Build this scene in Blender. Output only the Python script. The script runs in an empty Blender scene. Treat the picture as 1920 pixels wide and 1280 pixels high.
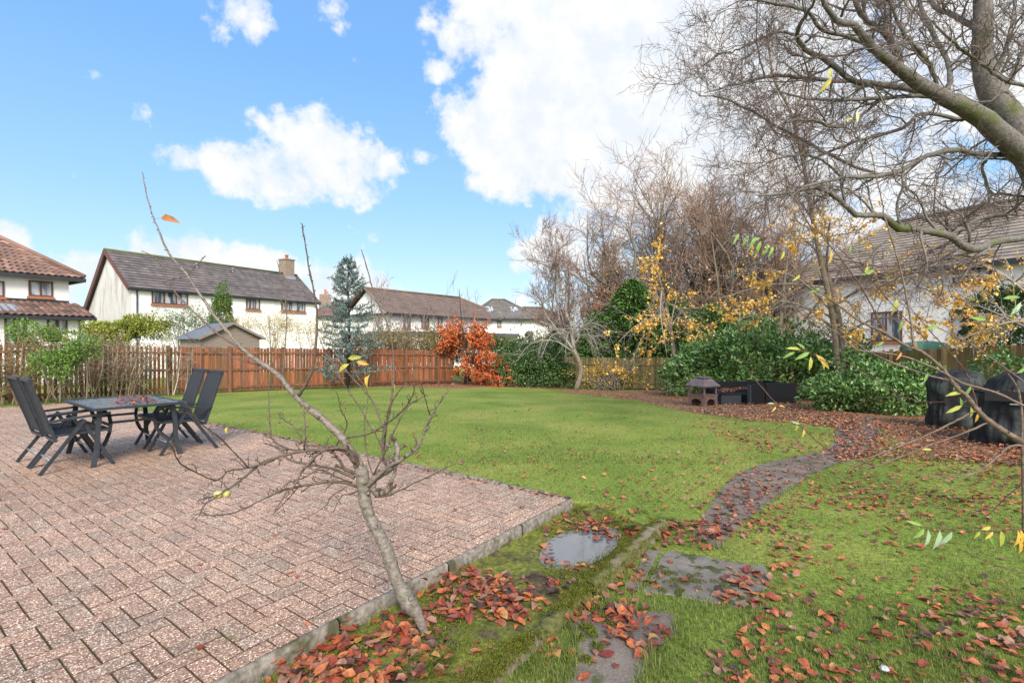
import bpy, math, random
import numpy as np
from mathutils import Vector
random.seed(5)
rng = np.random.default_rng(7)
S = bpy.context.scene
COL = S.collection
F = 950.0; H = 1.55            # focal length in photo pixels, eye height in metres

# ------------------------------------------------------------------ helpers
def W(px, py, d):
    return np.array([(px-960)/F*d, d, H-(py-640)/F*d])
def sstep(t):
    t = np.clip(t, 0, 1); return t*t*(3-2*t)
def gz(x, y):
    s = .033+.022*sstep((np.asarray(x)+6)/12)
    d = np.clip(np.asarray(y)-8, 0, 22)
    return -s*d*d/(d+3)
def G(px, py, off=-.03):
    px = np.asarray(px, float); py = np.asarray(py, float)
    d = F*(H-off)/(py-640)
    for _ in range(25):
        z = gz((px-960)/F*d, d)+off
        d = .5*d+.5*F*(H-z)/(py-640)
    return np.stack([(px-960)/F*d, d, gz((px-960)/F*d, d)+off], -1)
def Gp(pts, off=-.03):
    a = np.array(pts, float); return G(a[:, 0], a[:, 1], off)
def inside(x, y, poly):
    x = np.asarray(x); y = np.asarray(y); r = np.zeros(x.shape, bool)
    n = len(poly); j = n-1
    for i in range(n):
        xi, yi = poly[i][:2]; xj, yj = poly[j][:2]
        c = ((yi > y) != (yj > y)) & (x < (xj-xi)*(y-yi)/(yj-yi+1e-12)+xi)
        r ^= c; j = i
    return r
def edist(x, y, poly):
    best = np.full(np.shape(x), 1e9); n = len(poly)
    for i in range(n):
        a = np.array(poly[i][:2]); b = np.array(poly[(i+1) % n][:2]); ab = b-a
        t = np.clip(((x-a[0])*ab[0]+(y-a[1])*ab[1])/(ab@ab), 0, 1)
        best = np.minimum(best, np.hypot(x-a[0]-t*ab[0], y-a[1]-t*ab[1]))
    return best
def nrm(v):
    return v/np.maximum(np.linalg.norm(v, axis=-1, keepdims=True), 1e-9)
def pn(x, y, sc, seed=0):      # cheap smooth noise, about -1..1
    r = np.random.default_rng(seed); o = 0
    for k in range(6):
        a = r.uniform(0, 6.28); f = sc*r.uniform(.6, 1.9); p = r.uniform(0, 6.28)
        o = o+np.sin(f*(np.cos(a)*x+np.sin(a)*y)+p)
    return o/3.2

def tag(o, label=None, cat=None, group=None, kind=None):
    if label: o['label'] = label
    if cat: o['category'] = cat
    if group: o['group'] = group
    if kind: o['kind'] = kind
    return o
def empty(name, loc, label, cat, group=None, rz=0):
    o = bpy.data.objects.new(name, None); COL.objects.link(o)
    o.location = [float(v) for v in loc]; o.rotation_euler = (0, 0, rz); o.empty_display_size = .2
    return tag(o, label, cat, group)

class MB:
    """collects vertices / faces / colours and links them as one mesh"""
    def __init__(s): s.v = []; s.f = []; s.c = []; s.n = 0; s.sm = False
    def add(s, v, fs, col=None):
        v = np.asarray(v, float).reshape(-1, 3)
        for f in (fs if isinstance(fs, (list, tuple)) else [fs]):
            f = np.asarray(f, np.int64)
            if f.size: s.f.append(f+s.n)
        if col is None: col = (1, 1, 1)
        c = np.asarray(col, float)
        if c.ndim == 1: c = np.tile(c[:3], (len(v), 1))
        s.v.append(v); s.c.append(c[:, :3]); s.n += len(v); return s
    def box(s, c, size, rz=0, col=None, rx=0, ry=0):
        h = np.array(size, float)/2
        v = np.array([[x, y, z] for z in (-1, 1) for y in (-1, 1) for x in (-1, 1)])*h
        if rx: a = math.cos(rx); b = math.sin(rx); v = v@np.array([[1, 0, 0], [0, a, b], [0, -b, a]])
        if ry: a = math.cos(ry); b = math.sin(ry); v = v@np.array([[a, 0, -b], [0, 1, 0], [b, 0, a]])
        if rz: a = math.cos(rz); b = math.sin(rz); v = v@np.array([[a, b, 0], [-b, a, 0], [0, 0, 1]])
        return s.add(v+np.array(c), np.array([[0, 2, 3, 1], [4, 5, 7, 6], [0, 1, 5, 4], [2, 6, 7, 3], [0, 4, 6, 2], [1, 3, 7, 5]]), col)
    def bar(s, a, b, w, h, col=None):     # rectangular bar from a to b
        a = np.array(a, float); b = np.array(b, float); d = nrm(b-a)
        up = np.array([0, 0, 1.]) if abs(d[2]) < .95 else np.array([1., 0, 0])
        x = nrm(np.cross(d, up)); y = np.cross(x, d)
        q = [-x*w/2-y*h/2, x*w/2-y*h/2, x*w/2+y*h/2, -x*w/2+y*h/2]
        return s.add([a+k for k in q]+[b+k for k in q], np.array([[0, 3, 2, 1], [4, 5, 6, 7], [0, 1, 5, 4], [1, 2, 6, 5], [2, 3, 7, 6], [3, 0, 4, 7]]), col)
    def tubes(s, P, R, sides=3, col=None, cap=True):
        s.sm = True; P = np.asarray(P, float); R = np.asarray(R, float); N, K, _ = P.shape
        T = np.empty_like(P); T[:, 1:-1] = P[:, 2:]-P[:, :-2]; T[:, 0] = P[:, 1]-P[:, 0]; T[:, -1] = P[:, -1]-P[:, -2]
        T = nrm(T); ref = np.zeros((N, 1, 3)); m = nrm(P[:, -1]-P[:, 0])
        ref[:, 0] = np.where(np.abs(m[:, 2:3]) > .7, [[1., .2, 0]], [[.05, .1, 1.]])
        X = nrm(np.cross(T, ref)); Y = np.cross(T, X)
        a = np.arange(sides)*2*math.pi/sides
        V = P[:, :, None]+R[:, :, None, None]*(X[:, :, None]*np.cos(a)[None, None, :, None]+Y[:, :, None]*np.sin(a)[None, None, :, None])
        i = np.arange(N)[:, None, None]*K*sides+np.arange(K-1)[None, :, None]*sides
        j = np.arange(sides)[None, None]; j2 = (j+1) % sides
        f = np.stack([i+j, i+j2, i+j2+sides, i+j+sides], -1).reshape(-1, 4)
        c = col
        if col is not None and np.ndim(col) == 2: c = np.repeat(col, K*sides, 0)
        fs = [f]
        if cap and sides >= 4 and N < 400:
            base = np.arange(N)[:, None]*K*sides
            fs.append(base+np.arange(sides)[::-1][None]); fs.append(base+(K-1)*sides+np.arange(sides)[None])
        return s.add(V.reshape(-1, 3), fs, c)
    def tube(s, pts, r, sides=8, col=None):
        pts = np.array(pts, float); r = np.broadcast_to(np.array(r, float), (len(pts),))
        return s.tubes(pts[None], r[None], sides, col)
    def lathe(s, prof, c=(0, 0, 0), sides=20, col=None):
        s.sm = sides > 7; a = np.arange(sides)*2*math.pi/sides; K = len(prof)
        v = np.array([[r*math.cos(t)+c[0], r*math.sin(t)+c[1], z+c[2]] for r, z in prof for t in a])
        f = np.array([[k*sides+i, k*sides+(i+1) % sides, (k+1)*sides+(i+1) % sides, (k+1)*sides+i] for k in range(K-1) for i in range(sides)])
        return s.add(v, f, col)
    def quad(s, a, b, c, d, col=None): return s.add([a, b, c, d], np.array([[0, 1, 2, 3]]), col)
    def leaves(s, P, D, Nn, L, Wd, col, fold=.25, curl=.25, fine=True, jit=0):
        s.sm = True; N = len(P); D = nrm(D); X = nrm(np.cross(D, Nn)); Z = np.cross(X, D)
        L = np.broadcast_to(L, (N,)); Wd = np.broadcast_to(Wd, (N,))
        fold = np.broadcast_to(fold, (N,)); curl = np.broadcast_to(curl, (N,))
        if fine:
            t = [(0, 0), (.3, -.46), (.3, 0), (.3, .46), (.68, -.38), (.68, 0), (.68, .38), (1, 0)]
            fs = [np.array([[0, 2, 1], [0, 3, 2], [4, 5, 7], [5, 6, 7]]), np.array([[1, 2, 5, 4], [2, 3, 6, 5]])]
        else:
            t = [(0, 0), (.45, -.5), (1, 0), (.45, .5)]; fs = [np.array([[0, 2, 1], [0, 3, 2]])]
        k = len(t); V = np.empty((N, k, 3))
        for q, (u, w) in enumerate(t):
            V[:, q] = P+D*(u*L)[:, None]+X*(w*Wd)[:, None]+Z*((abs(w)*Wd*fold*2)+(curl*L*(u-u*u)*2-curl*L*u*.5))[:, None]
        if jit: V += Z[:, None]*(rng.normal(0, jit, (N, k))*L[:, None])[..., None]
        o = np.arange(N)[:, None, None]*k
        return s.add(V.reshape(-1, 3), [(o+f[None]).reshape(-1, f.shape[1]) for f in fs], np.repeat(col, k, 0))
    def build(s, name, mat, parent=None, smooth=False, world=True):
        v = np.concatenate(s.v) if s.v else np.zeros((0, 3))
        c = np.concatenate(s.c)
        if parent is not None and world:
            p = parent
            while p is not None: v = v-np.array(p.location); p = p.parent
        me = bpy.data.meshes.new(name)
        nl = sum(f.size for f in s.f); nf = sum(len(f) for f in s.f)
        me.vertices.add(len(v)); me.loops.add(nl); me.polygons.add(nf)
        me.vertices.foreach_set('co', v.astype(np.float32).ravel())
        me.loops.foreach_set('vertex_index', np.concatenate([f.ravel() for f in s.f]).astype(np.int32))
        tot = np.concatenate([np.full(len(f), f.shape[1]) for f in s.f]).astype(np.int32)
        st = np.concatenate([[0], np.cumsum(tot)[:-1]]).astype(np.int32)
        me.polygons.foreach_set('loop_start', st); me.polygons.foreach_set('loop_total', tot)
        me.polygons.foreach_set('use_smooth', np.full(nf, bool(smooth or s.sm)))
        me.update(calc_edges=True); me.validate()
        if len(me.vertices) == len(v):
            at = me.color_attributes.new('Col', 'FLOAT_COLOR', 'POINT')
            at.data.foreach_set('color', np.concatenate([c, np.ones((len(c), 1))], 1).astype(np.float32).ravel())
        me.materials.append(mat)
        o = bpy.data.objects.new(name, me); COL.objects.link(o)
        if parent is not None: o.parent = parent
        return o

def own(name, mb, mat, label, cat, group=None, kind=None, smooth=False, org=None):
    """one-mesh thing with its origin at its base"""
    if org is not None: mb.v = [v-np.array(org) for v in mb.v]
    o = mb.build(name, mat, None, smooth)
    if org is not None: o.location = [float(a) for a in org]
    return tag(o, label, cat, group, kind)

# ------------------------------------------------------------------ materials
def newmat(name):
    m = bpy.data.materials.new(name); m.use_nodes = True
    nt = m.node_tree; b = nt.nodes['Principled BSDF']; return m, nt, b
def nd(nt, t, **k):
    n = nt.nodes.new(t)
    for a, v in k.items():
        if a in n.inputs: n.inputs[a].default_value = v
        else: setattr(n, a, v)
    return n
def ramp(nt, fac, stops):
    r = nt.nodes.new('ShaderNodeValToRGB'); e = r.color_ramp.elements
    while len(e) > 1: e.remove(e[0])
    e[0].position = stops[0][0]; e[0].color = (*stops[0][1], 1)
    for p, c in stops[1:]:
        q = e.new(p); q.color = (*c, 1)
    nt.links.new(fac, r.inputs[0]); return r.outputs[0]
def mixc(nt, fac, a, b, mode='MIX'):
    m = nt.nodes.new('ShaderNodeMix'); m.data_type = 'RGBA'; m.blend_type = mode
    for s, v in ((0, fac), (6, a), (7, b)):
        if isinstance(v, bpy.types.NodeSocket): nt.links.new(v, m.inputs[s])
        else: m.inputs[s].default_value = v if s == 0 else (*v[:3], 1)
    return m.outputs[2]
def ocoord(nt, scale=None):
    t = nt.nodes.new('ShaderNodeTexCoord'); o = t.outputs['Object']
    if scale:
        m = nt.nodes.new('ShaderNodeMapping'); m.inputs['Scale'].default_value = scale
        nt.links.new(o, m.inputs[0]); o = m.outputs[0]
    return o
def noisef(nt, vec, sc, det=4, rough=.6):
    n = nd(nt, 'ShaderNodeTexNoise', Scale=sc, Detail=det, Roughness=rough); nt.links.new(vec, n.inputs['Vector']); return n.outputs[0]
def vattr(nt):
    a = nt.nodes.new('ShaderNodeAttribute'); a.attribute_name = 'Col'; return a.outputs['Color']
def bump(nt, b, h, st=.4, dist=.01):
    n = nd(nt, 'ShaderNodeBump', Strength=st, Distance=dist); nt.links.new(h, n.inputs['Height']); nt.links.new(n.outputs[0], b.inputs['Normal'])
def mat_noise(name, c1, c2, sc=3, rough=.8, bmp=.3, scale=None, vcol=False, dist=.01, metal=0, spec=.5, c3=None, sc3=1, det=5, t3=.5):
    m, nt, b = newmat(name); v = ocoord(nt, scale)
    f = noisef(nt, v, sc, det)
    c = ramp(nt, f, [(.3, c1), (.7, c2)])
    if c3:
        f3 = noisef(nt, v, sc3, 3); mk = ramp(nt, f3, [(t3, (0, 0, 0)), (t3+.12, (1, 1, 1))]); c = mixc(nt, mk, c, c3)
    if vcol: c = mixc(nt, 1., c, vattr(nt), 'MULTIPLY')
    nt.links.new(c, b.inputs['Base Color']); b.inputs['Roughness'].default_value = rough
    b.inputs['Metallic'].default_value = metal; b.inputs['Specular IOR Level'].default_value = spec
    if bmp: bump(nt, b, f, bmp, dist)
    return m
def mat_leaf(name, rough=.55, trans=.25, spec=.4, var=.25, sc=40):
    m, nt, b = newmat(name); v = ocoord(nt)
    f = noisef(nt, v, sc, 3)
    c = mixc(nt, 1., vattr(nt), ramp(nt, f, [(.3, (1-var,)*3), (.7, (1+var*.4,)*3)]), 'MULTIPLY')
    nt.links.new(c, b.inputs['Base Color']); b.inputs['Roughness'].default_value = rough; b.inputs['Specular IOR Level'].default_value = spec
    if trans:
        t = nt.nodes.new('ShaderNodeBsdfTranslucent'); nt.links.new(c, t.inputs[0])
        x = nt.nodes.new('ShaderNodeMixShader'); x.inputs[0].default_value = trans
        nt.links.new(b.outputs[0], x.inputs[1]); nt.links.new(t.outputs[0], x.inputs[2])
        nt.links.new(x.outputs[0], nt.nodes['Material Output'].inputs[0])
    return m

M = {}
M['leaf'] = mat_leaf('leaf')
M['glossleaf'] = mat_leaf('gloss_leaf', rough=.27, trans=.12, spec=.6)
M['litter'] = mat_leaf('fallen_leaf_skin', rough=.5, trans=.05, spec=.4, var=.45, sc=55)
M['grass'] = mat_leaf('grass_blade', rough=.6, trans=.35, spec=.25, var=.15, sc=8)
M['moss'] = mat_leaf('moss_tuft', rough=.95, trans=.15, spec=.1)
M['needle'] = mat_leaf('needles', rough=.6, trans=.1, spec=.3)
M['bark_grey'] = mat_noise('bark_grey', (.07, .06, .05), (.19, .165, .14), 16, .9, 1., vcol=True, c3=(.08, .09, .02), sc3=1.3, dist=.02, t3=.56)
M['twig'] = mat_noise('twig', (.8, .8, .8), (1.1, 1.1, 1.1), 3, .8, 0, vcol=True)
M['apple_bark'] = mat_noise('apple_bark', (.075, .06, .045), (.26, .22, .18), 42, .65, .8, scale=(1, 1, 1.6), vcol=True, dist=.005, c3=(.11, .105, .055), sc3=9, t3=.58)
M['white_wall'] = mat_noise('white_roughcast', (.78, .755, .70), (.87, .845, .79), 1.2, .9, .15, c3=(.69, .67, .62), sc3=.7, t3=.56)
M['shaded_stained_wall'] = mat_noise('shaded_weathered_roughcast', (.5, .485, .44), (.68, .66, .61), 1.6, .9, .15, scale=(1.5, 1.5, .25), c3=(.42, .40, .35), sc3=2.2)  # streaks are weathering; the overall darker tone paints in the gable's shade
M['roof'] = mat_noise('roof_tile', (.75, .75, .75), (1.2, 1.15, 1.1), 1.5, .85, .2, vcol=True)
M['brown_frame'] = mat_noise('brown_frame', (.09, .032, .02), (.13, .05, .03), 8, .5, 0)
M['dark_trim'] = mat_noise('dark_trim', (.018, .018, .022), (.03, .03, .035), 8, .45, 0)
M['sill'] = mat_noise('brick_sill', (.28, .1, .05), (.36, .15, .08), 12, .8, .2)
M['lead'] = mat_noise('lead', (.2, .22, .25), (.3, .32, .35), 5, .5, .1)
M['brick'] = mat_noise('chimney_brick', (.16, .12, .09), (.3, .22, .16), 7, .9, .3)
M['terracotta'] = mat_noise('terracotta', (.32, .09, .05), (.42, .14, .07), 7, .8, 0)
m, nt, b = newmat('window_glass'); M['pane'] = m
f = noisef(nt, ocoord(nt, (1.3, 1.3, .25)), 3, 2)
nt.links.new(ramp(nt, f, [(.42, (.06, .07, .085)), (.54, (.4, .41, .42))]), b.inputs['Base Color']); b.inputs['Roughness'].default_value = .06
M['fence_red'] = mat_noise('red_stained_timber', (.55, .5, .45), (1.15, 1.1, 1.05), 5, .85, .5, scale=(6, 6, .6), vcol=True, c3=(.55, .62, .3), sc3=.6, dist=.004)
M['fence_tan'] = mat_noise('tan_timber', (.6, .58, .5), (1.15, 1.1, 1.), 5, .85, .5, scale=(6, 6, .6), vcol=True, c3=(.6, .75, .4), sc3=.5, dist=.004)
M['shedwood'] = mat_noise('shed_boards', (.17, .13, .10), (.28, .23, .18), 4, .85, .3, scale=(.5, .5, 9))
M['felt'] = mat_noise('roofing_felt', (.09, .1, .12), (.16, .175, .2), 6, .8, .3)
M['metal_black'] = mat_noise('black_powder_coat', (.014, .017, .021), (.026, .03, .036), 20, .45, .05)
M['sling'] = mat_noise('black_sling_fabric', (.010, .012, .015), (.024, .027, .032), 260, .75, .3, dist=.002)
M['aluminium'] = mat_noise('aluminium', (.35, .35, .37), (.5, .5, .52), 20, .4, 0, metal=.7)
M['rattan'] = mat_noise('black_rattan', (.004, .004, .005), (.014, .015, .018), 60, .8, .5, scale=(1, 1, 3), spec=.2)
M['rattan_grey'] = mat_noise('grey_rattan', (.018, .022, .027), (.04, .045, .052), 60, .8, .5, scale=(1, 1, 3), spec=.25)
M['rust'] = mat_noise('rusty_brown_steel', (.1, .05, .035), (.2, .11, .08), 9, .75, .2, c3=(.09, .06, .06), sc3=3)
M['rustroof'] = mat_noise('brown_steel_hood', (.09, .065, .068), (.16, .12, .12), 9, .55, .2)
M['cover'] = mat_noise('black_cover_cloth', (.004, .0045, .0055), (.012, .013, .015), 9, .6, 1., spec=.35, dist=.02, c3=(.035, .045, .035), sc3=2.5)
M['tarp'] = mat_noise('green_tarpaulin', (.05, .16, .11), (.09, .24, .17), 3, .6, .5)
M['apple'] = mat_noise('apple_skin', (.42, .4, .1), (.55, .5, .2), 30, .5, .1, c3=(.25, .12, .05), sc3=25)
M['stone'] = mat_noise('white_stone', (.3, .3, .29), (.55, .55, .53), 60, .8, .8)

# concrete edging
M['concrete'] = mat_noise('edging_concrete', (.08, .065, .048), (.29, .25, .2), 26, .9, .9, c3=(.06, .055, .022), sc3=5.5, dist=.008, t3=.52)
M['mosskerb'] = mat_noise('mossy_kerb', (.045, .045, .012), (.15, .14, .03), 34, .95, 1., c3=(.19, .15, .10), sc3=3.2, dist=.02)

# asphalt / wet slab path
def mat_path():
    m, nt, b = newmat('worn_path'); v = ocoord(nt)
    f = noisef(nt, v, 2.2, 4); g = noisef(nt, v, 90, 3); h = noisef(nt, v, 6, 5)
    c = ramp(nt, f, [(.35, (.10, .078, .062)), (.65, (.19, .155, .125))])
    c = mixc(nt, 1., c, ramp(nt, g, [(.3, (.6, .6, .6)), (.7, (1.35, 1.3, 1.25))]), 'MULTIPLY')
    c = mixc(nt, ramp(nt, h, [(.56, (0, 0, 0)), (.64, (1, 1, 1))]), c, (.06, .065, .018))
    nt.links.new(c, b.inputs['Base Color'])
    nt.links.new(ramp(nt, f, [(.4, (.5, .5, .5)), (.6, (.85, .85, .85))]), b.inputs['Roughness'])
    bump(nt, b, g, .35, .004); return m
M['path'] = mat_path()
def mat_slab():
    m, nt, b = newmat('old_concrete_slab'); v = ocoord(nt)
    f = noisef(nt, v, 3, 5); g = noisef(nt, v, 110, 3); h = noisef(nt, v, 9, 5)
    c = ramp(nt, f, [(.35, (.10, .085, .068)), (.65, (.22, .19, .155))])
    c = mixc(nt, 1., c, ramp(nt, g, [(.3, (.6, .6, .6)), (.7, (1.35, 1.3, 1.25))]), 'MULTIPLY')
    c = mixc(nt, ramp(nt, h, [(.54, (0, 0, 0)), (.6, (1, 1, 1))]), c, (.055, .062, .018))
    nt.links.new(c, b.inputs['Base Color']); b.inputs['Roughness'].default_value = .7
    bump(nt, b, g, .4, .004); return m
M['slab'] = mat_slab()
# exposed-aggregate block paving
def mat_paver():
    m, nt, b = newmat('aggregate_paver'); v = ocoord(nt)
    vo = nd(nt, 'ShaderNodeTexVoronoi', Scale=175.); nt.links.new(v, vo.inputs['Vector'])
    sp = nt.nodes.new('ShaderNodeSeparateColor'); nt.links.new(vo.outputs['Color'], sp.inputs[0])
    c = ramp(nt, sp.outputs[0], [(0, (.085, .05, .036)), (.25, (.19, .115, .083)), (.6, (.27, .175, .13)), (.82, (.37, .26, .195)), (.92, (.62, .49, .37)), (1, (.85, .75, .62))])
    c = mixc(nt, 1., c, vattr(nt), 'MULTIPLY')
    g = noisef(nt, v, 1.1, 4)
    c = mixc(nt, 1., c, ramp(nt, g, [(.3, (.82, .84, .86)), (.7, (1.12, 1.1, 1.08))]), 'MULTIPLY')
    nt.links.new(c, b.inputs['Base Color']); b.inputs['Roughness'].default_value = .62
    bump(nt, b, vo.outputs['Distance'], .5, .004); return m
M['paver'] = mat_paver()
M['joint'] = mat_noise('joint_sand', (.05, .028, .016), (.10, .06, .032), 6, .95, .3, c3=(.05, .06, .015), sc3=2.5)
# ground sheet: lawn / bed soil / leafy soil by zone attribute
def mat_ground():
    m, nt, b = newmat('lawn_and_soil'); v = ocoord(nt)
    f = noisef(nt, v, .6, 5); g = noisef(nt, v, 30, 4); h = noisef(nt, v, 5, 5)
    lawn = ramp(nt, f, [(.3, (.115, .165, .025)), (.48, (.175, .23, .038)), (.6, (.24, .255, .055)), (.72, (.27, .24, .08))])
    lawn = mixc(nt, 1., lawn, ramp(nt, g, [(.3, (.5, .52, .5)), (.7, (1.25, 1.25, 1.15))]), 'MULTIPLY')
    soil = ramp(nt, h, [(.33, (.045, .03, .018)), (.44, (.09, .07, .035)), (.5, (.1, .11, .022)), (.7, (.2, .2, .035))])
    soil = mixc(nt, 1., soil, ramp(nt, g, [(.3, (.5, .5, .5)), (.7, (1.4, 1.4, 1.4))]), 'MULTIPLY')
    lit = ramp(nt, g, [(.35, (.08, .045, .025)), (.5, (.22, .12, .06)), (.65, (.36, .2, .1))])
    sp = nt.nodes.new('ShaderNodeSeparateColor'); nt.links.new(vattr(nt), sp.inputs[0])
    def msk(s, lo, hi):
        a = nd(nt, 'ShaderNodeMath', operation='ADD'); nt.links.new(s, a.inputs[0])
        q = nd(nt, 'ShaderNodeMath', operation='MULTIPLY_ADD'); nt.links.new(h, q.inputs[0]); q.inputs[1].default_value = .9; q.inputs[2].default_value = -.45
        nt.links.new(q.outputs[0], a.inputs[1]); return ramp(nt, a.outputs[0], [(lo, (0, 0, 0)), (hi, (1, 1, 1))])
    c = mixc(nt, msk(sp.outputs[1], .42, .62), lawn, lit)
    c = mixc(nt, msk(sp.outputs[0], .4, .55), c, soil)
    nt.links.new(c, b.inputs['Base Color']); b.inputs['Roughness'].default_value = .9; b.inputs['Specular IOR Level'].default_value = .2
    bump(nt, b, g, .6, .02); return m
M['ground'] = mat_ground()
m, nt, b = newmat('puddle_water'); M['water'] = m
b.inputs['Base Color'].default_value = (.12, .122, .125, 1); b.inputs['Roughness'].default_value = .015; b.inputs['Specular IOR Level'].default_value = 1.
b.inputs['IOR'].default_value = 1.6
bump(nt, b, noisef(nt, ocoord(nt), 14, 3), .12, .002)
m, nt, b = newmat('wet_table_glass'); M['tableglass'] = m
f = noisef(nt, ocoord(nt), 16, 5)
nt.links.new(ramp(nt, f, [(.4, (.05, .052, .055)), (.6, (.16, .15, .15))]), b.inputs['Base Color'])
nt.links.new(ramp(nt, f, [(.4, (.12,)*3), (.6, (.5,)*3)]), b.inputs['Roughness'])
# ------------------------------------------------------------------ camera, sun, sky
cam = bpy.data.objects.new('Camera', bpy.data.cameras.new('Camera')); COL.objects.link(cam)
cam.location = (0, 0, H); cam.rotation_euler = (math.pi/2, 0, 0)
cam.data.sensor_width = 36; cam.data.lens = F/1920*36; cam.data.clip_start = .05; cam.data.clip_end = 3000
S.camera = cam
SUN_EL, SUN_AZ = 37, 167       # degrees; azimuth clockwise from the view direction (+Y)
a, e = math.radians(SUN_AZ), math.radians(SUN_EL)
sd = Vector((math.sin(a)*math.cos(e), math.cos(a)*math.cos(e), math.sin(e)))
sun = bpy.data.objects.new('Sun', bpy.data.lights.new('Sun', 'SUN')); COL.objects.link(sun)
sun.data.energy = 3.1; sun.data.angle = math.radians(24); sun.data.color = (1, .93, .83)
sun.rotation_euler = sd.to_track_quat('Z', 'Y').to_euler(); sun.location = (8, -6, 14)

w = bpy.data.worlds.new('World'); S.world = w; w.use_nodes = True
nt = w.node_tree; bg = nt.nodes['Background']; bg.inputs[1].default_value = .1
sky = nt.nodes.new('ShaderNodeTexSky'); sky.sky_type = 'NISHITA'; sky.sun_disc = False
sky.sun_elevation = e; sky.sun_rotation = a; sky.air_density = 1.; sky.dust_density = .6; sky.ozone_density = 1.6
tc = nt.nodes.new('ShaderNodeTexCoord'); dirv = tc.outputs['Generated']
sx = nt.nodes.new('ShaderNodeSeparateXYZ'); nt.links.new(dirv, sx.inputs[0])
def mth(op, a, b=None, c=None, cl=False):
    n = nd(nt, 'ShaderNodeMath', operation=op); n.use_clamp = cl
    for i, v in enumerate((a, b, c)):
        if v is None: continue
        if isinstance(v, bpy.types.NodeSocket): nt.links.new(v, n.inputs[i])
        else: n.inputs[i].default_value = v
    return n.outputs[0]
az = mth('ARCTAN2', sx.outputs[0], sx.outputs[1]); el = mth('ARCSINE', sx.outputs[2])
n1 = noisef(nt, dirv, 3.2, 9, .62); n2 = noisef(nt, dirv, 13, 7, .6)
n3 = noisef(nt, dirv, 34, 5, .6)
warp = mth('MULTIPLY_ADD', n1, 3.4, -1.7); warp = mth('ADD', warp, mth('MULTIPLY_ADD', n2, 3.4, -1.7)); warp = mth('ADD', warp, mth('MULTIPLY_ADD', n3, 1.7, -.85))
CL = [(1180,90,270,170,2.6),(1060,235,220,110,2.2),(1230,270,240,120,2.4),(930,35,120,80,1),(1010,330,140,60,1),(1430,90,210,240,1.9),(1560,330,260,150,1.2),(1750,120,260,210,.9),(1800,440,300,120,.8),(1320,400,160,90,.6),
      (600,262,110,62,1),(560,325,170,58,1),(665,310,95,62,1),(440,312,75,30,.8),(345,297,44,20,.45),(450,18,62,50,.8),(632,27,30,16,.2),(820,133,26,14,.3),(790,296,32,12,.35),
      (0,455,70,55,.95),(150,520,130,55,.9),(345,490,105,58,1),(465,505,85,48,.95),(640,540,90,50,.7),(250,560,160,50,.8),(930,590,120,36,.7),(1080,470,110,70,.55),(780,600,160,40,.6),(450,600,400,26,.7)]
mask = None
for (px, py, rx, ry, st) in CL:
    ca = math.atan((px-960)/F); ce = math.atan((640-py)/F*math.cos(ca))
    ra = rx/F*math.cos(ca)**2; re = ry/F*math.cos(ca)*.95
    u = mth('MULTIPLY_ADD', az, 1/ra, -ca/ra); v_ = mth('MULTIPLY_ADD', el, 1/re, -ce/re)
    r2 = mth('ADD', mth('MULTIPLY', u, u), mth('MULTIPLY', v_, v_))
    g = mth('MULTIPLY', mth('SUBTRACT', 1.25, r2), st*1.)
    g = mth('MAXIMUM', g, -.9)
    mask = g if mask is None else mth('MAXIMUM', mask, g)
# broken cloud added out of view, behind and beside it, for fill light
back = mth('MULTIPLY_ADD', sx.outputs[1], -3., -.4); back = mth('MINIMUM', back, .7)
mask = mth('MAXIMUM', mask, back)
mask = mth('MAXIMUM', mask, mth('MINIMUM', mth('MULTIPLY_ADD', mth('ABSOLUTE', sx.outputs[0]), 6., -4.9), .9))
mask = mth('ADD', mask, warp)
cf = ramp(nt, mask, [(-.0, (0, 0, 0)), (.2, (.22, .22, .22)), (.5, (.7, .7, .7)), (.95, (1, 1, 1))])
tint = mixc(nt, 1., sky.outputs[0], (1.6, 1.75, 1.8), 'MULTIPLY')
grad = ramp(nt, sx.outputs[2], [(0, (3.3, 4.3, 5.2)), (.1, (2.9, 4.15, 5.4)), (.25, (2.0, 3.65, 5.7)), (.45, (1.3, 2.95, 5.7)), (.8, (1., 2.4, 5.3))])
tint = mixc(nt, .8, tint, grad)
white = mixc(nt, ramp(nt, n2, [(.4, (0, 0, 0)), (.6, (1, 1, 1))]), (5.0, 5.35, 5.8), (6.0, 6.0, 6.0))
fill_gain = mth('MULTIPLY_ADD', mth('MULTIPLY_ADD', sx.outputs[1], -1.6, -.15, True), 1.3, 1.0)   # unseen sky behind the viewer, brightened to add fill light
out = nd(nt, 'ShaderNodeVectorMath', operation='SCALE'); nt.links.new(mixc(nt, cf, tint, white), out.inputs[0]); nt.links.new(fill_gain, out.inputs['Scale'])
nt.links.new(out.outputs[0], bg.inputs[0])

S.view_settings.view_transform = 'Standard'; S.view_settings.look = 'None'; S.view_settings.gamma = 1; S.view_settings.exposure = 0.80
S.render.engine = 'CYCLES'; S.cycles.max_bounces = 6; S.cycles.transparent_max_bounces = 6

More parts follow.
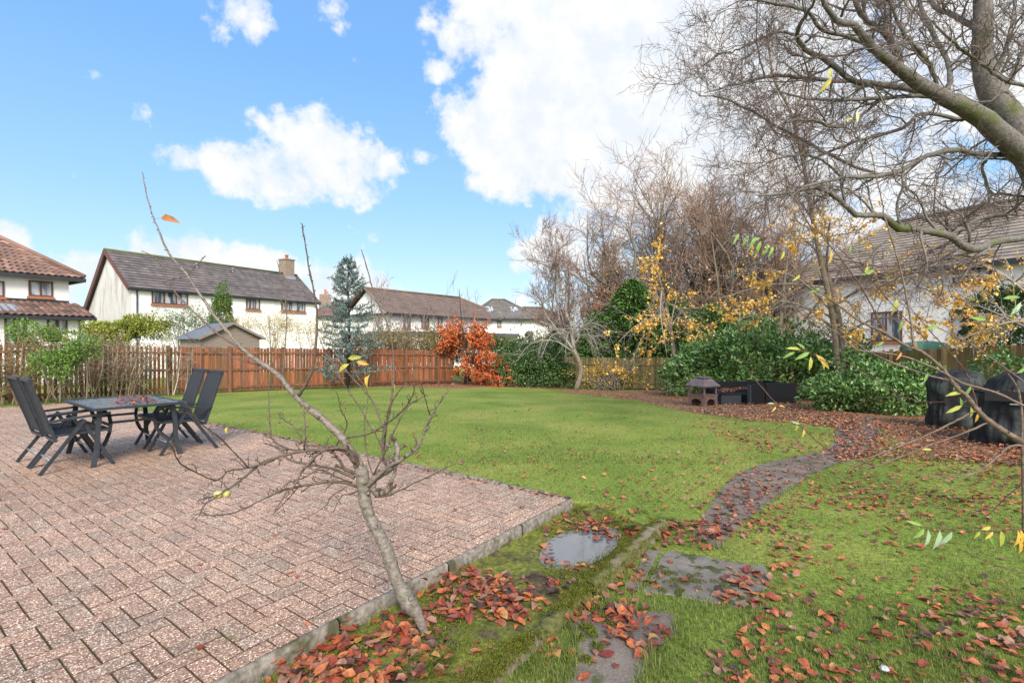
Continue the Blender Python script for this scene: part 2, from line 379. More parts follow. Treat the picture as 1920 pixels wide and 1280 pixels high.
# ------------------------------------------------------------------ plan of the garden (metres)
u = np.array([.584, .812]); vv = np.array([-.804, .594])      # the two directions of the paving
PC = np.array([.55, 4.97]); PF = PC+vv*15.2
PATIO = [PC, PF, PF-u*4, PF-u*14+vv*3, PC-u*12]
BED = [PC-u*6.2, PC+u*.03, (.8, 4.98), (1.236, 4.27), (-.133, 2.3), (-2.0, -.4)]
SLABS = {
 'near': [(1040,1330),(1078,1230),(1068,1165),(1130,1138),(1268,1150),(1272,1180),(1218,1232),(1190,1330)],
 'flat': [(1205,1108),(1248,1034),(1440,1065),(1442,1098),(1395,1142)],
 'strip': [(1172,1102),(1215,1034),(1240,1030),(1196,1110)],
}
PATH_L = [(1298,1005),(1322,962),(1346,925),(1378,890),(1420,872),(1480,858),(1545,846),(1568,825),(1566,800),(1545,780)]
PATH_R = [(1348,1030),(1376,998),(1402,972),(1440,945),(1490,912),(1530,885),(1585,864),(1632,845),(1650,815),(1640,785)]
PL = Gp(PATH_L); PR = Gp(PATH_R)
PATHPOLY = list(PL[:, :2])+list(PR[::-1, :2])
SL = {k: Gp(p) for k, p in SLABS.items()}
PUD = Gp([(1018,1042),(1030,1015),(1065,998),(1110,988),(1150,992),(1158,1010),(1140,1035),(1108,1052),(1060,1066),(1030,1060)], -.1)
LIT = [Gp(p)[:, :2] for p in (
 [(1052,728),(1150,732),(1260,738),(1300,748),(1560,758),(1960,775),(2300,800),(2300,870),(1920,868),(1700,850),(1650,800),(1600,880),(1560,850),(1570,800),(1470,790),(1300,775),(1200,752),(1060,736)],
 [(690,717),(1060,722),(1060,731),(900,727),(690,727)])]

# ------------------------------------------------------------------ ground sheet
def axis(lo, hi, fine, a, b, grow=1.35):
    p = list(np.arange(lo, hi+1e-6, fine)); s = fine*2
    x = hi
    while x < b: x += s; p.append(x); s = min(s*1.12, 60) if x < 40 else s*grow
    s = fine*2; x = lo
    while x > a: x -= s; p.insert(0, x); s = min(s*1.12, 60) if abs(x) < 40 else s*grow
    return np.array(p)
gx = axis(-2.2, 2.6, .035, -900, 900); gy = axis(1.2, 5.6, .035, -60, 1500)
XX, YY = np.meshgrid(gx, gy)
zz = gz(XX, YY)-.03
sb = edist(XX, YY, BED)*np.where(inside(XX, YY, BED), 1, -1)
bm = sstep(sb/.10+.2)
zz = zz-.07*bm+bm*.012*(pn(XX, YY, 9, 1)+pn(XX, YY, 25, 2)*.6)
ps = edist(XX, YY, PUD)*np.where(inside(XX, YY, PUD), 1, -1)
zz = zz-.035*sstep(ps/.12+.5)
zz += .012*pn(XX, YY, 1.5, 3)*np.clip((YY-4)/8, 0, 1)
inp = inside(XX, YY, PATIO) & (edist(XX, YY, PATIO) > .05)
zz = np.where(inp, zz-.06, zz)
for q in [PATHPOLY]+[list(s[:, :2]) for s in SL.values()]:
    zz = np.where(inside(XX, YY, q) & (edist(XX, YY, q) > .03), zz-.012, zz)
lit = np.zeros_like(XX)
for q in LIT:
    s_ = edist(XX, YY, q)*np.where(inside(XX, YY, q), 1, -1)
    lit = np.maximum(lit, sstep(s_/.5+.45))
lit = np.where((XX > 6) & (YY > 15), 1, lit)
lit = np.where(YY > 30, 0, lit)
C = np.stack([sstep(sb/.12+.5), lit, np.zeros_like(XX)], -1).reshape(-1, 3)
ny, nx = XX.shape; idx = np.arange(nx*ny).reshape(ny, nx)
fq = np.stack([idx[:-1, :-1], idx[:-1, 1:], idx[1:, 1:], idx[1:, :-1]], -1).reshape(-1, 4)
g = MB(); g.add(np.stack([XX, YY, zz], -1).reshape(-1, 3), fq, C)
own('ground', g, M['ground'], None, None, kind='structure', smooth=True)

# ------------------------------------------------------------------ block paving, herringbone
pv = MB(); bw = .114; gap = .0045
bx_, by_, hx, hy = [], [], [], []
for i in range(-2, 142):
    for j in range(-2, 113):
        c = (i+j) % 4
        if c == 0: q = (i+1, j+.5, 1, .5)
        elif c == 2: q = (i+.5, j+1, .5, 1)
        else: continue
        bx_.append(q[0]); by_.append(q[1]); hx.append(q[2]); hy.append(q[3])
bx_ = np.array(bx_)*bw; by_ = np.array(by_)*bw; hx = np.array(hx)*bw-gap; hy = np.array(hy)*bw-gap
ctr = PC[None]+vv[None]*bx_[:, None]-u[None]*by_[:, None]
lo = np.maximum(bx_-hx, .004); hi = bx_+hx; bx_ = (lo+hi)/2; hx = (hi-lo)/2
lo = np.maximum(by_-hy, .004); hi = by_+hy; by_ = (lo+hi)/2; hy = (hi-lo)/2
ctr = PC[None]+vv[None]*bx_[:, None]-u[None]*by_[:, None]
ok = (hx > .012) & (hy > .012) & (ctr[:, 1] > 1.1) & (np.abs(ctr[:, 0]) < ctr[:, 1]*1.25+1.6) & (bx_ < 15.25) & (bx_ > -.02) & (by_ > -.02)
ctr, hx, hy = ctr[ok], hx[ok], hy[ok]; N = len(ctr)
sg = np.array([[-1, -1], [1, -1], [1, 1], [-1, 1]])
V = np.empty((N, 12, 3)); jz = rng.normal(0, .0007, N)+.003*pn(ctr[:, 0], ctr[:, 1], .8, 9); ja = rng.normal(0, .006, N)
tilt = rng.normal(0, .004, (N, 2))
for k in range(4):
    for lev, (ins, z) in enumerate([(0, -.03), (0, -.0025), (.0018, 0)]):
        lx = sg[k, 0]*(hx-ins); ly = sg[k, 1]*(hy-ins)
        lx, ly = lx-ja*ly, ly+ja*lx
        p = ctr+vv[None]*lx[:, None]-u[None]*ly[:, None]
        V[:, lev*4+k, :2] = p; V[:, lev*4+k, 2] = z+jz+lx*tilt[:, 0]+ly*tilt[:, 1]+gz(p[:, 0], p[:, 1])*0
V[:, :, 2] += gz(ctr[:, 0], ctr[:, 1])[:, None]
o = np.arange(N)[:, None, None]*12
fs = [np.array([[8, 11, 10, 9]])]+[np.array([[l+k, l+4+k, l+4+(k+1) % 4, l+(k+1) % 4]]) for l in (0, 4) for k in range(4)]
f = np.concatenate([(o+q[None]).reshape(-1, 4) for q in fs])
pc = rng.uniform(.88, 1.12, (N, 1))*np.where(rng.random((N, 1)) < .3, [[1.16, 1.13, 1.04]], [[1.27, 1.15, 1.03]])*(1+.1*pn(ctr[:, 0], ctr[:, 1], 1.1, 77)[:, None])
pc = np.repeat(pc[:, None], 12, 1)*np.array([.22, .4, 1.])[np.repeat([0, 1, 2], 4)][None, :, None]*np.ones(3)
pv.add(V.reshape(-1, 3), f, pc.reshape(-1, 3))
own('patio', pv, M['paver'], None, None, kind='structure')
jn = MB(); PJ = np.array([PC, PF, PF-u*5.5, PC-u*7.5])
na = 24
gridp = np.array([[PC+vv*(15.2*i/na)-u*(8.*j/na) for i in range(na+1)] for j in range(na+1)]).reshape(-1, 2)
idx = np.arange((na+1)**2).reshape(na+1, na+1)
jn.add(np.c_[gridp, gz(gridp[:, 0], gridp[:, 1])-.0062], np.stack([idx[:-1, :-1], idx[1:, :-1], idx[1:, 1:], idx[:-1, 1:]], -1).reshape(-1, 4))
own('patio_bedding', jn, M['joint'], None, None, kind='structure')

# ------------------------------------------------------------------ edgings
def edging(name, a, b, w_, ztop, zbot, mat, wob=.006, n=None, seed=0, seg=.9, round_=0.01):
    a = np.array(a, float); b = np.array(b, float); L = np.linalg.norm(b-a); t = (b-a)/L; s = np.array([t[1], -t[0]])
    mb = MB(); x = 0; r = np.random.default_rng(seed)
    while x < L-.05:
        l = min(seg*r.uniform(.92, 1.05), L-x); k = max(4, int(l/.03)); dz = r.normal(0, wob*.6); dy = r.normal(0, wob*.5)
        prof = [(-w_/2, zbot), (-w_/2, ztop-round_), (-w_/2+round_, ztop), (0, ztop+.001), (w_/2-round_, ztop), (w_/2, ztop-round_), (w_/2+.002, (ztop+zbot)/2), (w_/2, zbot)]
        xs = np.linspace(x+.004, x+l-.004, k); P = []
        for xi in xs:
            for (o_, z) in prof:
                p = a+t*xi+s*(o_+dy); jit = wob*(pn(xi*3, z*9, 14, seed)+pn(xi, o_*20, 45, seed+3)*.6)
                P.append((p[0]+s[0]*jit, p[1]+s[1]*jit, z+dz+jit*.6+float(gz(*p))))
        m_ = len(prof); i = np.arange(k-1)[:, None]*m_; j = np.arange(m_-1)[None]
        f = np.stack([i+j, i+j+1, i+j+1+m_, i+j+m_], -1).reshape(-1, 4)
        mb.add(P, [f, np.array([list(range(m_))]), np.array([[(k-1)*m_+q for q in range(m_)][::-1]])]); x += l
    return own(name, mb, mat, None, None, kind='structure', smooth=True)
e1 = PC+u*.06+np.array([.03, -.02])
edging('patio_kerb', PC-u*6.3-vv*.02, PC+u*.05-vv*.02, .042, .008, -.15, M['concrete'], .0045, seed=1, seg=.92)
edging('patio_kerb', PC+u*.035+vv*.0, PF+u*.035, .06, .014, -.12, M['concrete'], .006, seed=2, seg=.9)
edging('patio_kerb', PF+u*.03, PF-u*4, .06, .014, -.12, M['concrete'], .006, seed=4, seg=.9)
K1 = np.array([1.262, 4.30]); K2 = np.array([-1.9, -.25])
edging('bed_kerb', K1, K2, .10, .035, -.16, M['mosskerb'], .012, seed=6, seg=1.4, round_=.03)

# ------------------------------------------------------------------ path and slabs
pa = MB(); nseg = 60
def resamp(P, n):
    P = np.asarray(P, float); d = np.r_[0, np.cumsum(np.linalg.norm(np.diff(P, axis=0), axis=1))]; t = np.linspace(0, d[-1], n)
    out = np.stack([np.interp(t, d, P[:, k]) for k in range(P.shape[1])], -1)
    for _ in range(2): out[1:-1] = .25*out[:-2]+.5*out[1:-1]+.25*out[2:]
    return out
A = resamp(PL, nseg); B = resamp(PR, nseg); nw = 8
G_ = np.array([[A[i]*(1-j/nw)+B[i]*j/nw for j in range(nw+1)] for i in range(nseg)])
G_[..., 2] = gz(G_[..., 0], G_[..., 1])-.024
idx = np.arange(nseg*(nw+1)).reshape(nseg, nw+1)
pa.add(G_.reshape(-1, 3), np.stack([idx[:-1, :-1], idx[:-1, 1:], idx[1:, 1:], idx[1:, :-1]], -1).reshape(-1, 4))
own('path', pa, M['path'], None, None, kind='structure', smooth=True)
def slab(name, P, mat, top=-.022, th=.05):
    P = resamp(np.r_[P, P[:1]], 110)[:-1]; n = len(P)
    P[:, :2] += .010*np.stack([pn(P[:, 0]*9, P[:, 1]*9, 2, 3), pn(P[:, 0]*9, P[:, 1]*9, 2, 4)], -1)
    c = P.mean(0); rings = [(1, -th), (1, -.008), (.985, 0), (.6, .001), (.2, .001)]
    V = np.concatenate([np.c_[(c+(P-c)*k)[:, :2], np.full(n, top+z)] for k, z in rings])
    i = np.arange(n); i2 = (i+1) % n; fs = [np.stack([k*n+i, k*n+i2, (k+1)*n+i2, (k+1)*n+i], -1) for k in range(len(rings)-1)]
    V = np.r_[V, [[c[0], c[1], top+.001]]]; fs.append(np.stack([(len(rings)-1)*n+i, (len(rings)-1)*n+i2, np.full(n, len(V)-1)], -1))
    mb = MB(); mb.add(V, fs); return own(name, mb, mat, None, None, kind='structure', smooth=False)
slab('path', SL['near'], M['path']); slab('path', SL['flat'], M['slab'], -.018); slab('path', SL['strip'], M['slab'], -.02)
pd = MB(); c = PUD.mean(0); n = 44; P = resamp(np.r_[PUD, PUD[:1]], n+1)[:-1]
P = c+(P-c)*1.12; V = np.c_[P[:, :2], np.full(n, -.103)]
pd.add(np.r_[V, [[c[0], c[1], -.103]]], np.stack([np.arange(n), (np.arange(n)+1) % n, np.full(n, n)], -1))
own('puddle', pd, M['water'], None, None, kind='structure')

# ------------------------------------------------------------------ surface height where things lie
def surf(x, y):
    z = gz(x, y)-.03
    b_ = inside(x, y, BED); sb_ = edist(x, y, BED)
    z = np.where(b_, z-.07*sstep(sb_/.10+.2), z)
    return np.where(inside(x, y, PATIO), gz(x, y)+.002, z)

# ------------------------------------------------------------------ grass
def lawn_pts(n, y0, y1, x0=-500, x1=2420, p=1.):
    py = y0+(y1-y0)*rng.random(n)**p; px = rng.uniform(x0, x1, n)
    g_ = G(px, py); x, y = g_[:, 0], g_[:, 1]
    ok = (y < 30) & (y > 1.0) & ~inside(x, y, PATIO) & ~inside(x, y, BED)
    for q in [PATHPOLY]+[list(s[:, :2]) for s in SL.values()]:
        ok &= ~(inside(x, y, q) & (edist(x, y, q) > .035))
    # beyond the left fence line there is no lawn
    ok &= ~((y-13.9)-(x+14.2)*1.02 > -.15)
    lit_ = np.zeros(n)
    for q in LIT: lit_ = np.maximum(lit_, np.where(inside(x, y, q), 1, 0))
    ok &= rng.random(n) > lit_*.93
    return x[ok], y[ok]
gr = MB()
for (n, y0, y1, hh, ww, fine) in ((250000, 850, 1330, .032, .0032, 1), (170000, 716, 870, .034, .0075, 0)):
    x, y = lawn_pts(n, y0, y1); n_ = len(x)
    nz = pn(x, y, 2.2, 11)*.5+pn(x, y, 7, 12)*.5
    L = hh*rng.uniform(.4, 1.4, n_)*(1+.5*nz+.25*pn(x, y, 14, 18)); wd = ww*rng.uniform(.7, 1.3, n_)*np.maximum(1, y/ (4.5 if fine else 14))
    ed = np.minimum(edist(x, y, PATHPOLY), np.minimum(edist(x, y, PATIO), edist(x, y, list(SL['near'][:, :2]))))
    L *= 1+.7*np.exp(-ed/.06)
    th = rng.uniform(0, 6.28, n_); ln = rng.uniform(.25, 1.1, n_)
    D = nrm(np.stack([np.cos(th)*ln, np.sin(th)*ln, np.ones(n_)], -1)); side = np.stack([-np.sin(th), np.cos(th), np.zeros(n_)], -1)
    B0 = np.stack([x, y, surf(x, y)-.006], -1)
    col = np.array([.125, .168, .034])[None]*np.exp(rng.normal(0, .32, (n_, 1)))*(1+.3*nz[:, None])
    mixy = np.clip(rng.random((n_, 1))*1.2-.45+.55*pn(x, y, .8, 15)[:, None]+.4*pn(x, y, 3.1, 16)[:, None], 0, 1); col = col*(1-mixy)+np.array([.26, .26, .065])[None]*mixy
    dry = rng.random(n_) < .05+.07*np.clip(pn(x, y, 2.1, 19), 0, 1); col[dry] = (.32, .27, .12)
    tip = B0+D*L[:, None]; mid = B0+nrm(D+[0, 0, .8])*(L*.55)[:, None]; w2 = side*wd[:, None]/2
    if fine:
        Vv = np.stack([B0-w2, B0+w2, mid+w2*.8, mid-w2*.8, tip], 1); o = np.arange(n_)[:, None]*5
        gr.add(Vv.reshape(-1, 3), [o+np.array([0, 1, 2, 3]), o+np.array([3, 2, 4])], np.repeat(col, 5, 0))
    else:
        Vv = np.stack([B0-w2, B0+w2, tip], 1); o = np.arange(n_)[:, None]*3
        gr.add(Vv.reshape(-1, 3), [o+np.array([0, 1, 2])], np.repeat(col, 3, 0))
own('grass', gr, M['grass'], 'short mown bright green lawn grass across the garden', 'grass', kind='stuff')

# longer grass tufts in the bed and along the kerb
tf = MB()
for (px, py, k, hh, off) in ((815,1240,90,.13,-.1),(790,1262,60,.10,-.1),(1150,960,60,.05,-.05),(400,1215,24,.10,-.02),(1180,985,90,.06,-.03),(1245,975,120,.06,-.03),(1200,960,120,.05,-.03),(1260,1000,50,.05,-.03),(1090,950,70,.05,-.04)):
    c = G(px, py, off); n_ = k
    th = rng.uniform(0, 6.28, n_); rr = rng.uniform(0, .06, n_)
    B0 = np.stack([c[0]+np.cos(th)*rr, c[1]+np.sin(th)*rr, np.full(n_, c[2]-.01)], -1)
    P = np.empty((n_, 5, 3)); D = np.stack([np.cos(th)*.5, np.sin(th)*.5, np.ones(n_)], -1)
    L = hh*rng.uniform(.6, 1.2, n_)
    for q in range(5):
        t = q/4; P[:, q] = B0+D*(L*t)[:, None]*np.array([1, 1, 1-.35*t])[None]+np.stack([np.cos(th), np.sin(th), 0*th], -1)*(L*t*t*.5)[:, None]
    R = np.linspace(1, .15, 5)[None]*.0017*np.ones((n_, 1))
    tf.tubes(P, R, 3, np.array([.12, .2, .03])[None]*rng.uniform(.7, 1.5, (n_, 1)))
own('grass_tufts', tf, M['grass'], 'longer grass blades growing beside the leaning fruit tree and bed edge', 'grass', kind='stuff')

# moss cushions in the bed, on the kerb and between slabs
ms = MB()
def moss(P, n_per, r, col, h=.014):
    for p in P[:]:
        th = rng.uniform(0, 6.28, n_per); rr = r*np.sqrt(rng.random(n_per))
        x = p[0]+np.cos(th)*rr; y = p[1]+np.sin(th)*rr
        hz = h*1.3*np.sqrt(np.clip(1-(rr/r)**2, 0, 1))
        B0 = np.stack([x, y, p[2]+hz-.006], -1)
        D = nrm(rng.normal(0, .6, (n_per, 3))+[0, 0, 1]); c_ = np.array(col)[None]*np.exp(rng.normal(0, .3, (n_per, 1)))
        ms.leaves(B0, D, nrm(rng.normal(0, 1, (n_per, 3))), h*rng.uniform(.6, 1.3, n_per), .0045, c_, fine=False)
n = 8500
bb = np.array([BED[i][:2] for i in range(6)]); x = rng.uniform(-1.9, 1.3, n); y = rng.uniform(1.2, 5., n)
dens = pn(x, y, 4.5, 21)
k = inside(x, y, BED) & (dens > -.3) & (edist(x, y, BED) > .02) & ~inside(x, y, PUD)
x, y = x[k], y[k]
moss(np.stack([x, y, surf(x, y)], -1), 16, .05, (.15, .17, .028))
t = np.sort(rng.random(1500)); kp = K1[None]+(K2-K1)[None]*t[:, None]; s = rng.uniform(-.055, .05, 1500)
kp = kp+np.array([.82, -.57])[None]*s[:, None]; kk = pn(kp[:, 0], kp[:, 1], 5, 8) > -.45
moss(np.c_[kp, .032-np.abs(s)*.35][kk], 26, .035, (.13, .14, .022), .014)
q = Gp([(px, py) for px, py in zip(rng.uniform(980, 1180, 900), rng.uniform(1090, 1290, 900))], -.03)
kq = (pn(q[:, 0], q[:, 1], 6, 17) > .1) & (q[:, 0] > (K1[0]+(q[:, 1]-K1[1])*.7+.05)) & (q[:, 0] < (K1[0]+(q[:, 1]-K1[1])*.7+.38))
moss(q[kq], 26, .045, (.09, .14, .02), .016)
q = Gp([(px, py) for px, py in zip(rng.normal(1260, 70, 60), rng.normal(1090, 22, 60))], -.018); moss(q[inside(q[:, 0], q[:, 1], SL['flat'])], 50, .03, (.11, .12, .02), .012)
q = Gp([(1066,1245),(1100,1240),(1085,1200),(1120,1215),(1105,1180),(1095,1178),(1112,1192)], -.02); moss(q, 120, .03, (.12, .15, .02), .02)
own('moss', ms, M['moss'], 'yellow green moss cushions covering the bed soil and low kerb', 'moss', kind='stuff')

# ------------------------------------------------------------------ fallen leaves
LC = np.array([(.38,.09,.035),(.28,.05,.028),(.5,.16,.06),(.16,.05,.035),(.30,.13,.09),(.11,.05,.04),(.48,.17,.05),(.36,.19,.14),(.22,.03,.018),(.06,.035,.03),(.50,.27,.09)])
LP = np.array([.19, .11, .17, .10, .12, .06, .06, .09, .05, .03, .02])
def litter(mb, x, y, z, size, heap=0., shift=None, tiltm=.35, fine=True):
    n = len(x); th = rng.uniform(0, 6.28, n); tl = rng.normal(0, tiltm*.5, (n, 2))
    D = np.stack([np.cos(th), np.sin(th), tl[:, 0]*.7], -1); Nn = nrm(np.stack([tl[:, 0], tl[:, 1], np.ones(n)], -1))
    c = LC[rng.choice(len(LC), n, p=LP)]*.85+.012*np.exp(rng.normal(0, .18, (n, 1)))
    if shift is not None: c = c*np.array(shift)[None]
    size = size*.74; L = size*rng.uniform(.4, 1.45, n); z = z+.004+np.abs(tl[:, 0])*.3*L+heap*rng.random(n)
    mb.leaves(np.stack([x, y, z], -1), D, Nn, L, L*rng.uniform(.55, .8, n), c, fold=rng.uniform(-.1, .45, n), curl=rng.uniform(-.5, .5, n), fine=fine, jit=.03)
def ell(px, py, rx, ry, n, off=-.03, rim=False):
    th = rng.uniform(0, 6.28, n); r = np.sqrt(rng.random(n)) if not rim else rng.uniform(.8, 1.2, n)
    g_ = G(px+rx*r*np.cos(th), py+ry*r*np.sin(th), off); return g_[:, 0], g_[:, 1]
lf = MB()
for (px, py, rx, ry, n, hp, off) in ((880,1118,105,50,420,.025,-.1),(960,1130,70,42,230,.03,-.1),(700,1235,150,50,480,.03,-.1),(860,1090,60,25,120,.02,-.1),(560,1262,110,26,170,.03,-.1),(760,1175,70,25,120,.02,-.1),
    (1080,1100,70,24,60,.01,-.1),(1060,975,110,16,130,.015,-.06),(1160,985,70,22,130,.02,-.06),(1110,962,90,14,80,.01,-.06),(1290,1005,70,28,230,.03,-.03),(1205,1020,50,20,60,.02,-.04),(1130,1155,75,32,150,.012,-.02),(1200,1190,60,40,90,.01,-.02),
    (1180,1085,40,55,110,.01,-.03),(1400,1085,50,20,90,.015,-.02),(1390,1125,50,14,50,.015,-.02),(1100,1240,60,40,25,.01,-.02),(1000,1190,50,80,30,.01,-.03),(900,1240,60,30,24,.01,-.1),(1300,1090,110,40,14,.0,-.018),(1450,1000,60,60,26,.01,-.03)):
    x, y = ell(px, py, rx, ry, int(n*.52), off); k = ~inside(x, y, PATIO) | (rng.random(len(x)) < .06); x, y = x[k], y[k]
    n = len(x); litter(lf, x, y, np.where(inside(x, y, PATIO), 0, np.maximum(surf(x, y), np.full(len(x), off+.0) if off > -.03 else -9)), .085, hp, (.98, .9, .75))
x, y = ell(1092, 1026, 78, 42, 90, -.1, True); litter(lf, x, y, np.full(90, -.098), .07, .008)
own('bed_leaf_litter', lf, M['litter'], 'heaps of wet red and brown beech leaves in the mossy bed and on the slabs', 'leaf litter', kind='stuff')
ll = MB()
def poly_fill(poly, n, off=-.03):
    P = np.array(poly, float); out = []
    while sum(len(a) for a in out) < n:
        q = np.stack([rng.uniform(P[:, 0].min(), P[:, 0].max(), n*3), rng.uniform(P[:, 1].min(), P[:, 1].max(), n*3)], -1)
        out.append(q[inside(q[:, 0], q[:, 1], poly)])
    q = np.concatenate(out)[:n]; g_ = G(q[:, 0], q[:, 1], off); return g_[:, 0], g_[:, 1]
def clump(x, y, sc, thr, seed): 
    k = pn(x, y, sc, seed)+rng.normal(0, .5, len(x)) > thr; return x[k], y[k]
x, y = poly_fill([(1300,1300),(1400,1150),(1450,1060),(1430,1000),(1530,905),(1680,865),(2300,830),(2300,1320)], 7600); k = rng.random(len(x)) < (1.5/y)**0*np.clip((y/5.2)**1.5, .1, 1); x, y = x[k], y[k]; x, y = clump(x, y, 3.2, -.05, 31)
litter(ll, x, y, surf(x, y)+.010, .070, .010, (1.0, 1.0, .85))
x, y = poly_fill([(1300,1000),(1420,880),(1560,850),(1700,850),(1920,850),(1920,950),(1500,960),(1400,1010)], 1300)
litter(ll, x, y, surf(x, y)+.008, .06, .01)
x, y = poly_fill([(1540,775),(1960,785),(2300,800),(2300,880),(1920,875),(1700,862),(1650,860),(1570,868),(1560,850),(1580,810)], 11500); x, y = clump(x, y, 1.6, -.5, 33)
litter(ll, x, y, surf(x, y)+.01, .075, .03, (1.1, 1.35, 1.3))
x, y = poly_fill([(1052,727),(1150,731),(1260,738),(1300,746),(1560,760),(1620,790),(1590,815),(1540,800),(1420,792),(1290,772),(1180,752),(1060,737)], 6500); x, y = clump(x, y, 1.1, -.35, 34)
litter(ll, x, y, surf(x, y)+.01, .085, .03, (1.3, 1.75, 1.6), fine=False)
x, y = poly_fill([(1280,770),(1560,795),(1570,850),(1430,850),(1300,800)], 900); x, y = clump(x, y, 1.3, .1, 35)
litter(ll, x, y, surf(x, y)+.012, .075, .015)
x, y = poly_fill([(1565,790),(1650,790),(1650,845),(1560,868),(1490,905),(1440,930),(1390,985),(1340,1020),(1310,1000),(1340,930),(1400,880),(1540,850)], 900); k = rng.random(len(x)) < np.clip((y-4.3)/3.5, .25, 1); x, y = x[k], y[k]; x, y = clump(x, y, 3, -.05, 36)
litter(ll, x, y, surf(x, y)+.008, .07, .01)
x, y = poly_fill([(400,745),(1050,745),(1500,800),(1440,860),(1330,960),(1220,975),(1080,930),(700,845),(400,780)], 1700); k = rng.random(len(x)) < .25+.75*np.clip((x+2)/6, 0, 1); x, y = x[k], y[k]
litter(ll, x, y, surf(x, y)+.016, .062, .01, (1.15, 1.1, 1.))
x, y = poly_fill([(690,716),(930,716),(1060,722),(1060,731),(900,725),(690,725)], 1700); litter(ll, x, y, surf(x, y)+.01, .09, .03, (1.0, .75, .7), fine=False)
x, y = poly_fill([(0,760),(120,748),(330,735),(420,735),(400,748),(170,757),(0,775)], 260); litter(ll, x, y, surf(x, y)+.02, .07, .01)
t = rng.random(330); e_ = PC[None]+vv[None]*(t*9)[:, None]+u[None]*rng.normal(-.03, .06, 330)[:, None]; litter(ll, e_[:, 0], e_[:, 1], gz(e_[:, 0], e_[:, 1])+.006, .06, .012)
own('leaf_litter', ll, M['litter'], 'scattered red orange and brown fallen leaves over the lawn and path', 'leaf litter', kind='stuff')
# single leaves lying apart on the paving: one object each
spots = [(100,1008),(1,1005),(42,1156),(398,1129),(480,1147),(386,1212),(571,1167),(556,1085),(538,1078),(740,1026),(661,1027),(650,998),(169,945),(264,915),(478,935),(594,960),(598,968),(790,975),(855,955),(858,957),(772,1033),(262,1048),(380,1061),(15,992),(225,958),(370,920),(330,936),(1010,905),(905,925),(940,960),(700,940),(520,1002),(150,1110)]
for i, (px, py) in enumerate(spots):
    g_ = G(px, py, .003); mb = MB(); litter(mb, np.array([0.]), np.array([0.]), np.array([.001]), .05, 0, (1.1, .9, .8), .25)
    own('fallen_leaf', mb, M['litter'], 'small red brown leaf lying apart on the bare block paving', 'leaf', 'single leaves on the paving').location = g_
mb = MB(); mb.lathe([(0, 0), (.016, .004), (.022, .012), (.014, .022), (0, .026)], sides=7)
own('white_stone', mb, M['stone'], 'small white stone lying in the grass at the bottom right', 'stone').location = G(1658, 1257, -.02)
# ------------------------------------------------------------------ houses
def rot2(d): return np.array([-d[1], d[0]])
class House:
    """frame: a runs along the front, b runs away behind it, z up; o is the front-left corner"""
    def __init__(s, o, d, label, z0=-1.2, nm='house', cat='house'):
        s.o = np.array(o, float); s.d = nrm(np.array(d, float)); s.n = rot2(s.d); s.z0 = z0
        s.e = empty(nm, (s.o[0], s.o[1], z0), label, cat)
        s.rz = math.atan2(s.d[1], s.d[0])
    def p(s, a, b, z): q = s.o+s.d*a+s.n*b; return np.array([q[0], q[1], z])
    def boxm(s, mb, a0, a1, b0, b1, z0, z1, col=None):
        return mb.box((*(s.p((a0+a1)/2, (b0+b1)/2, 0)[:2]), (z0+z1)/2), (a1-a0, b1-b0, z1-z0), s.rz, col)
    def part(s, name, mb, mat, parent=None, smooth=False): return mb.build(name, mat, parent or s.e, smooth)
    def window(s, a0, a1, z0, z1, n=2, b=0, glass='pane', frame='brown_frame', sill='sill', face='front'):
        t = .07; mb = MB()
        def bx(m_, x0, x1, q0, q1, c0, c1):
            if face == 'front': s.boxm(m_, x0, x1, b-q1, b-q0, c0, c1)
            else: s.boxm(m_, b-q1, b-q0, x0, x1, c0, c1)
        bx(mb, a0, a0+t, 0, .05, z0, z1); bx(mb, a1-t, a1, 0, .05, z0, z1)
        bx(mb, a0+t, a1-t, 0, .05, z0, z0+t); bx(mb, a0+t, a1-t, 0, .05, z1-t, z1)
        for k in range(1, n):
            x = a0+(a1-a0)*(k/n if n == 2 else k/n); bx(mb, x-t/2, x+t/2, 0, .052, z0+t, z1-t)
        f = s.part('window', mb, M[frame])
        g = MB(); bx(g, a0+t, a1-t, -.02, .015, z0+t, z1-t); s.part('pane', g, M[glass], f)
        if sill: g = MB(); bx(g, a0-.06, a1+.06, -.01, .11, z0-.12, z0-.003); s.part('sill', g, M[sill], f)
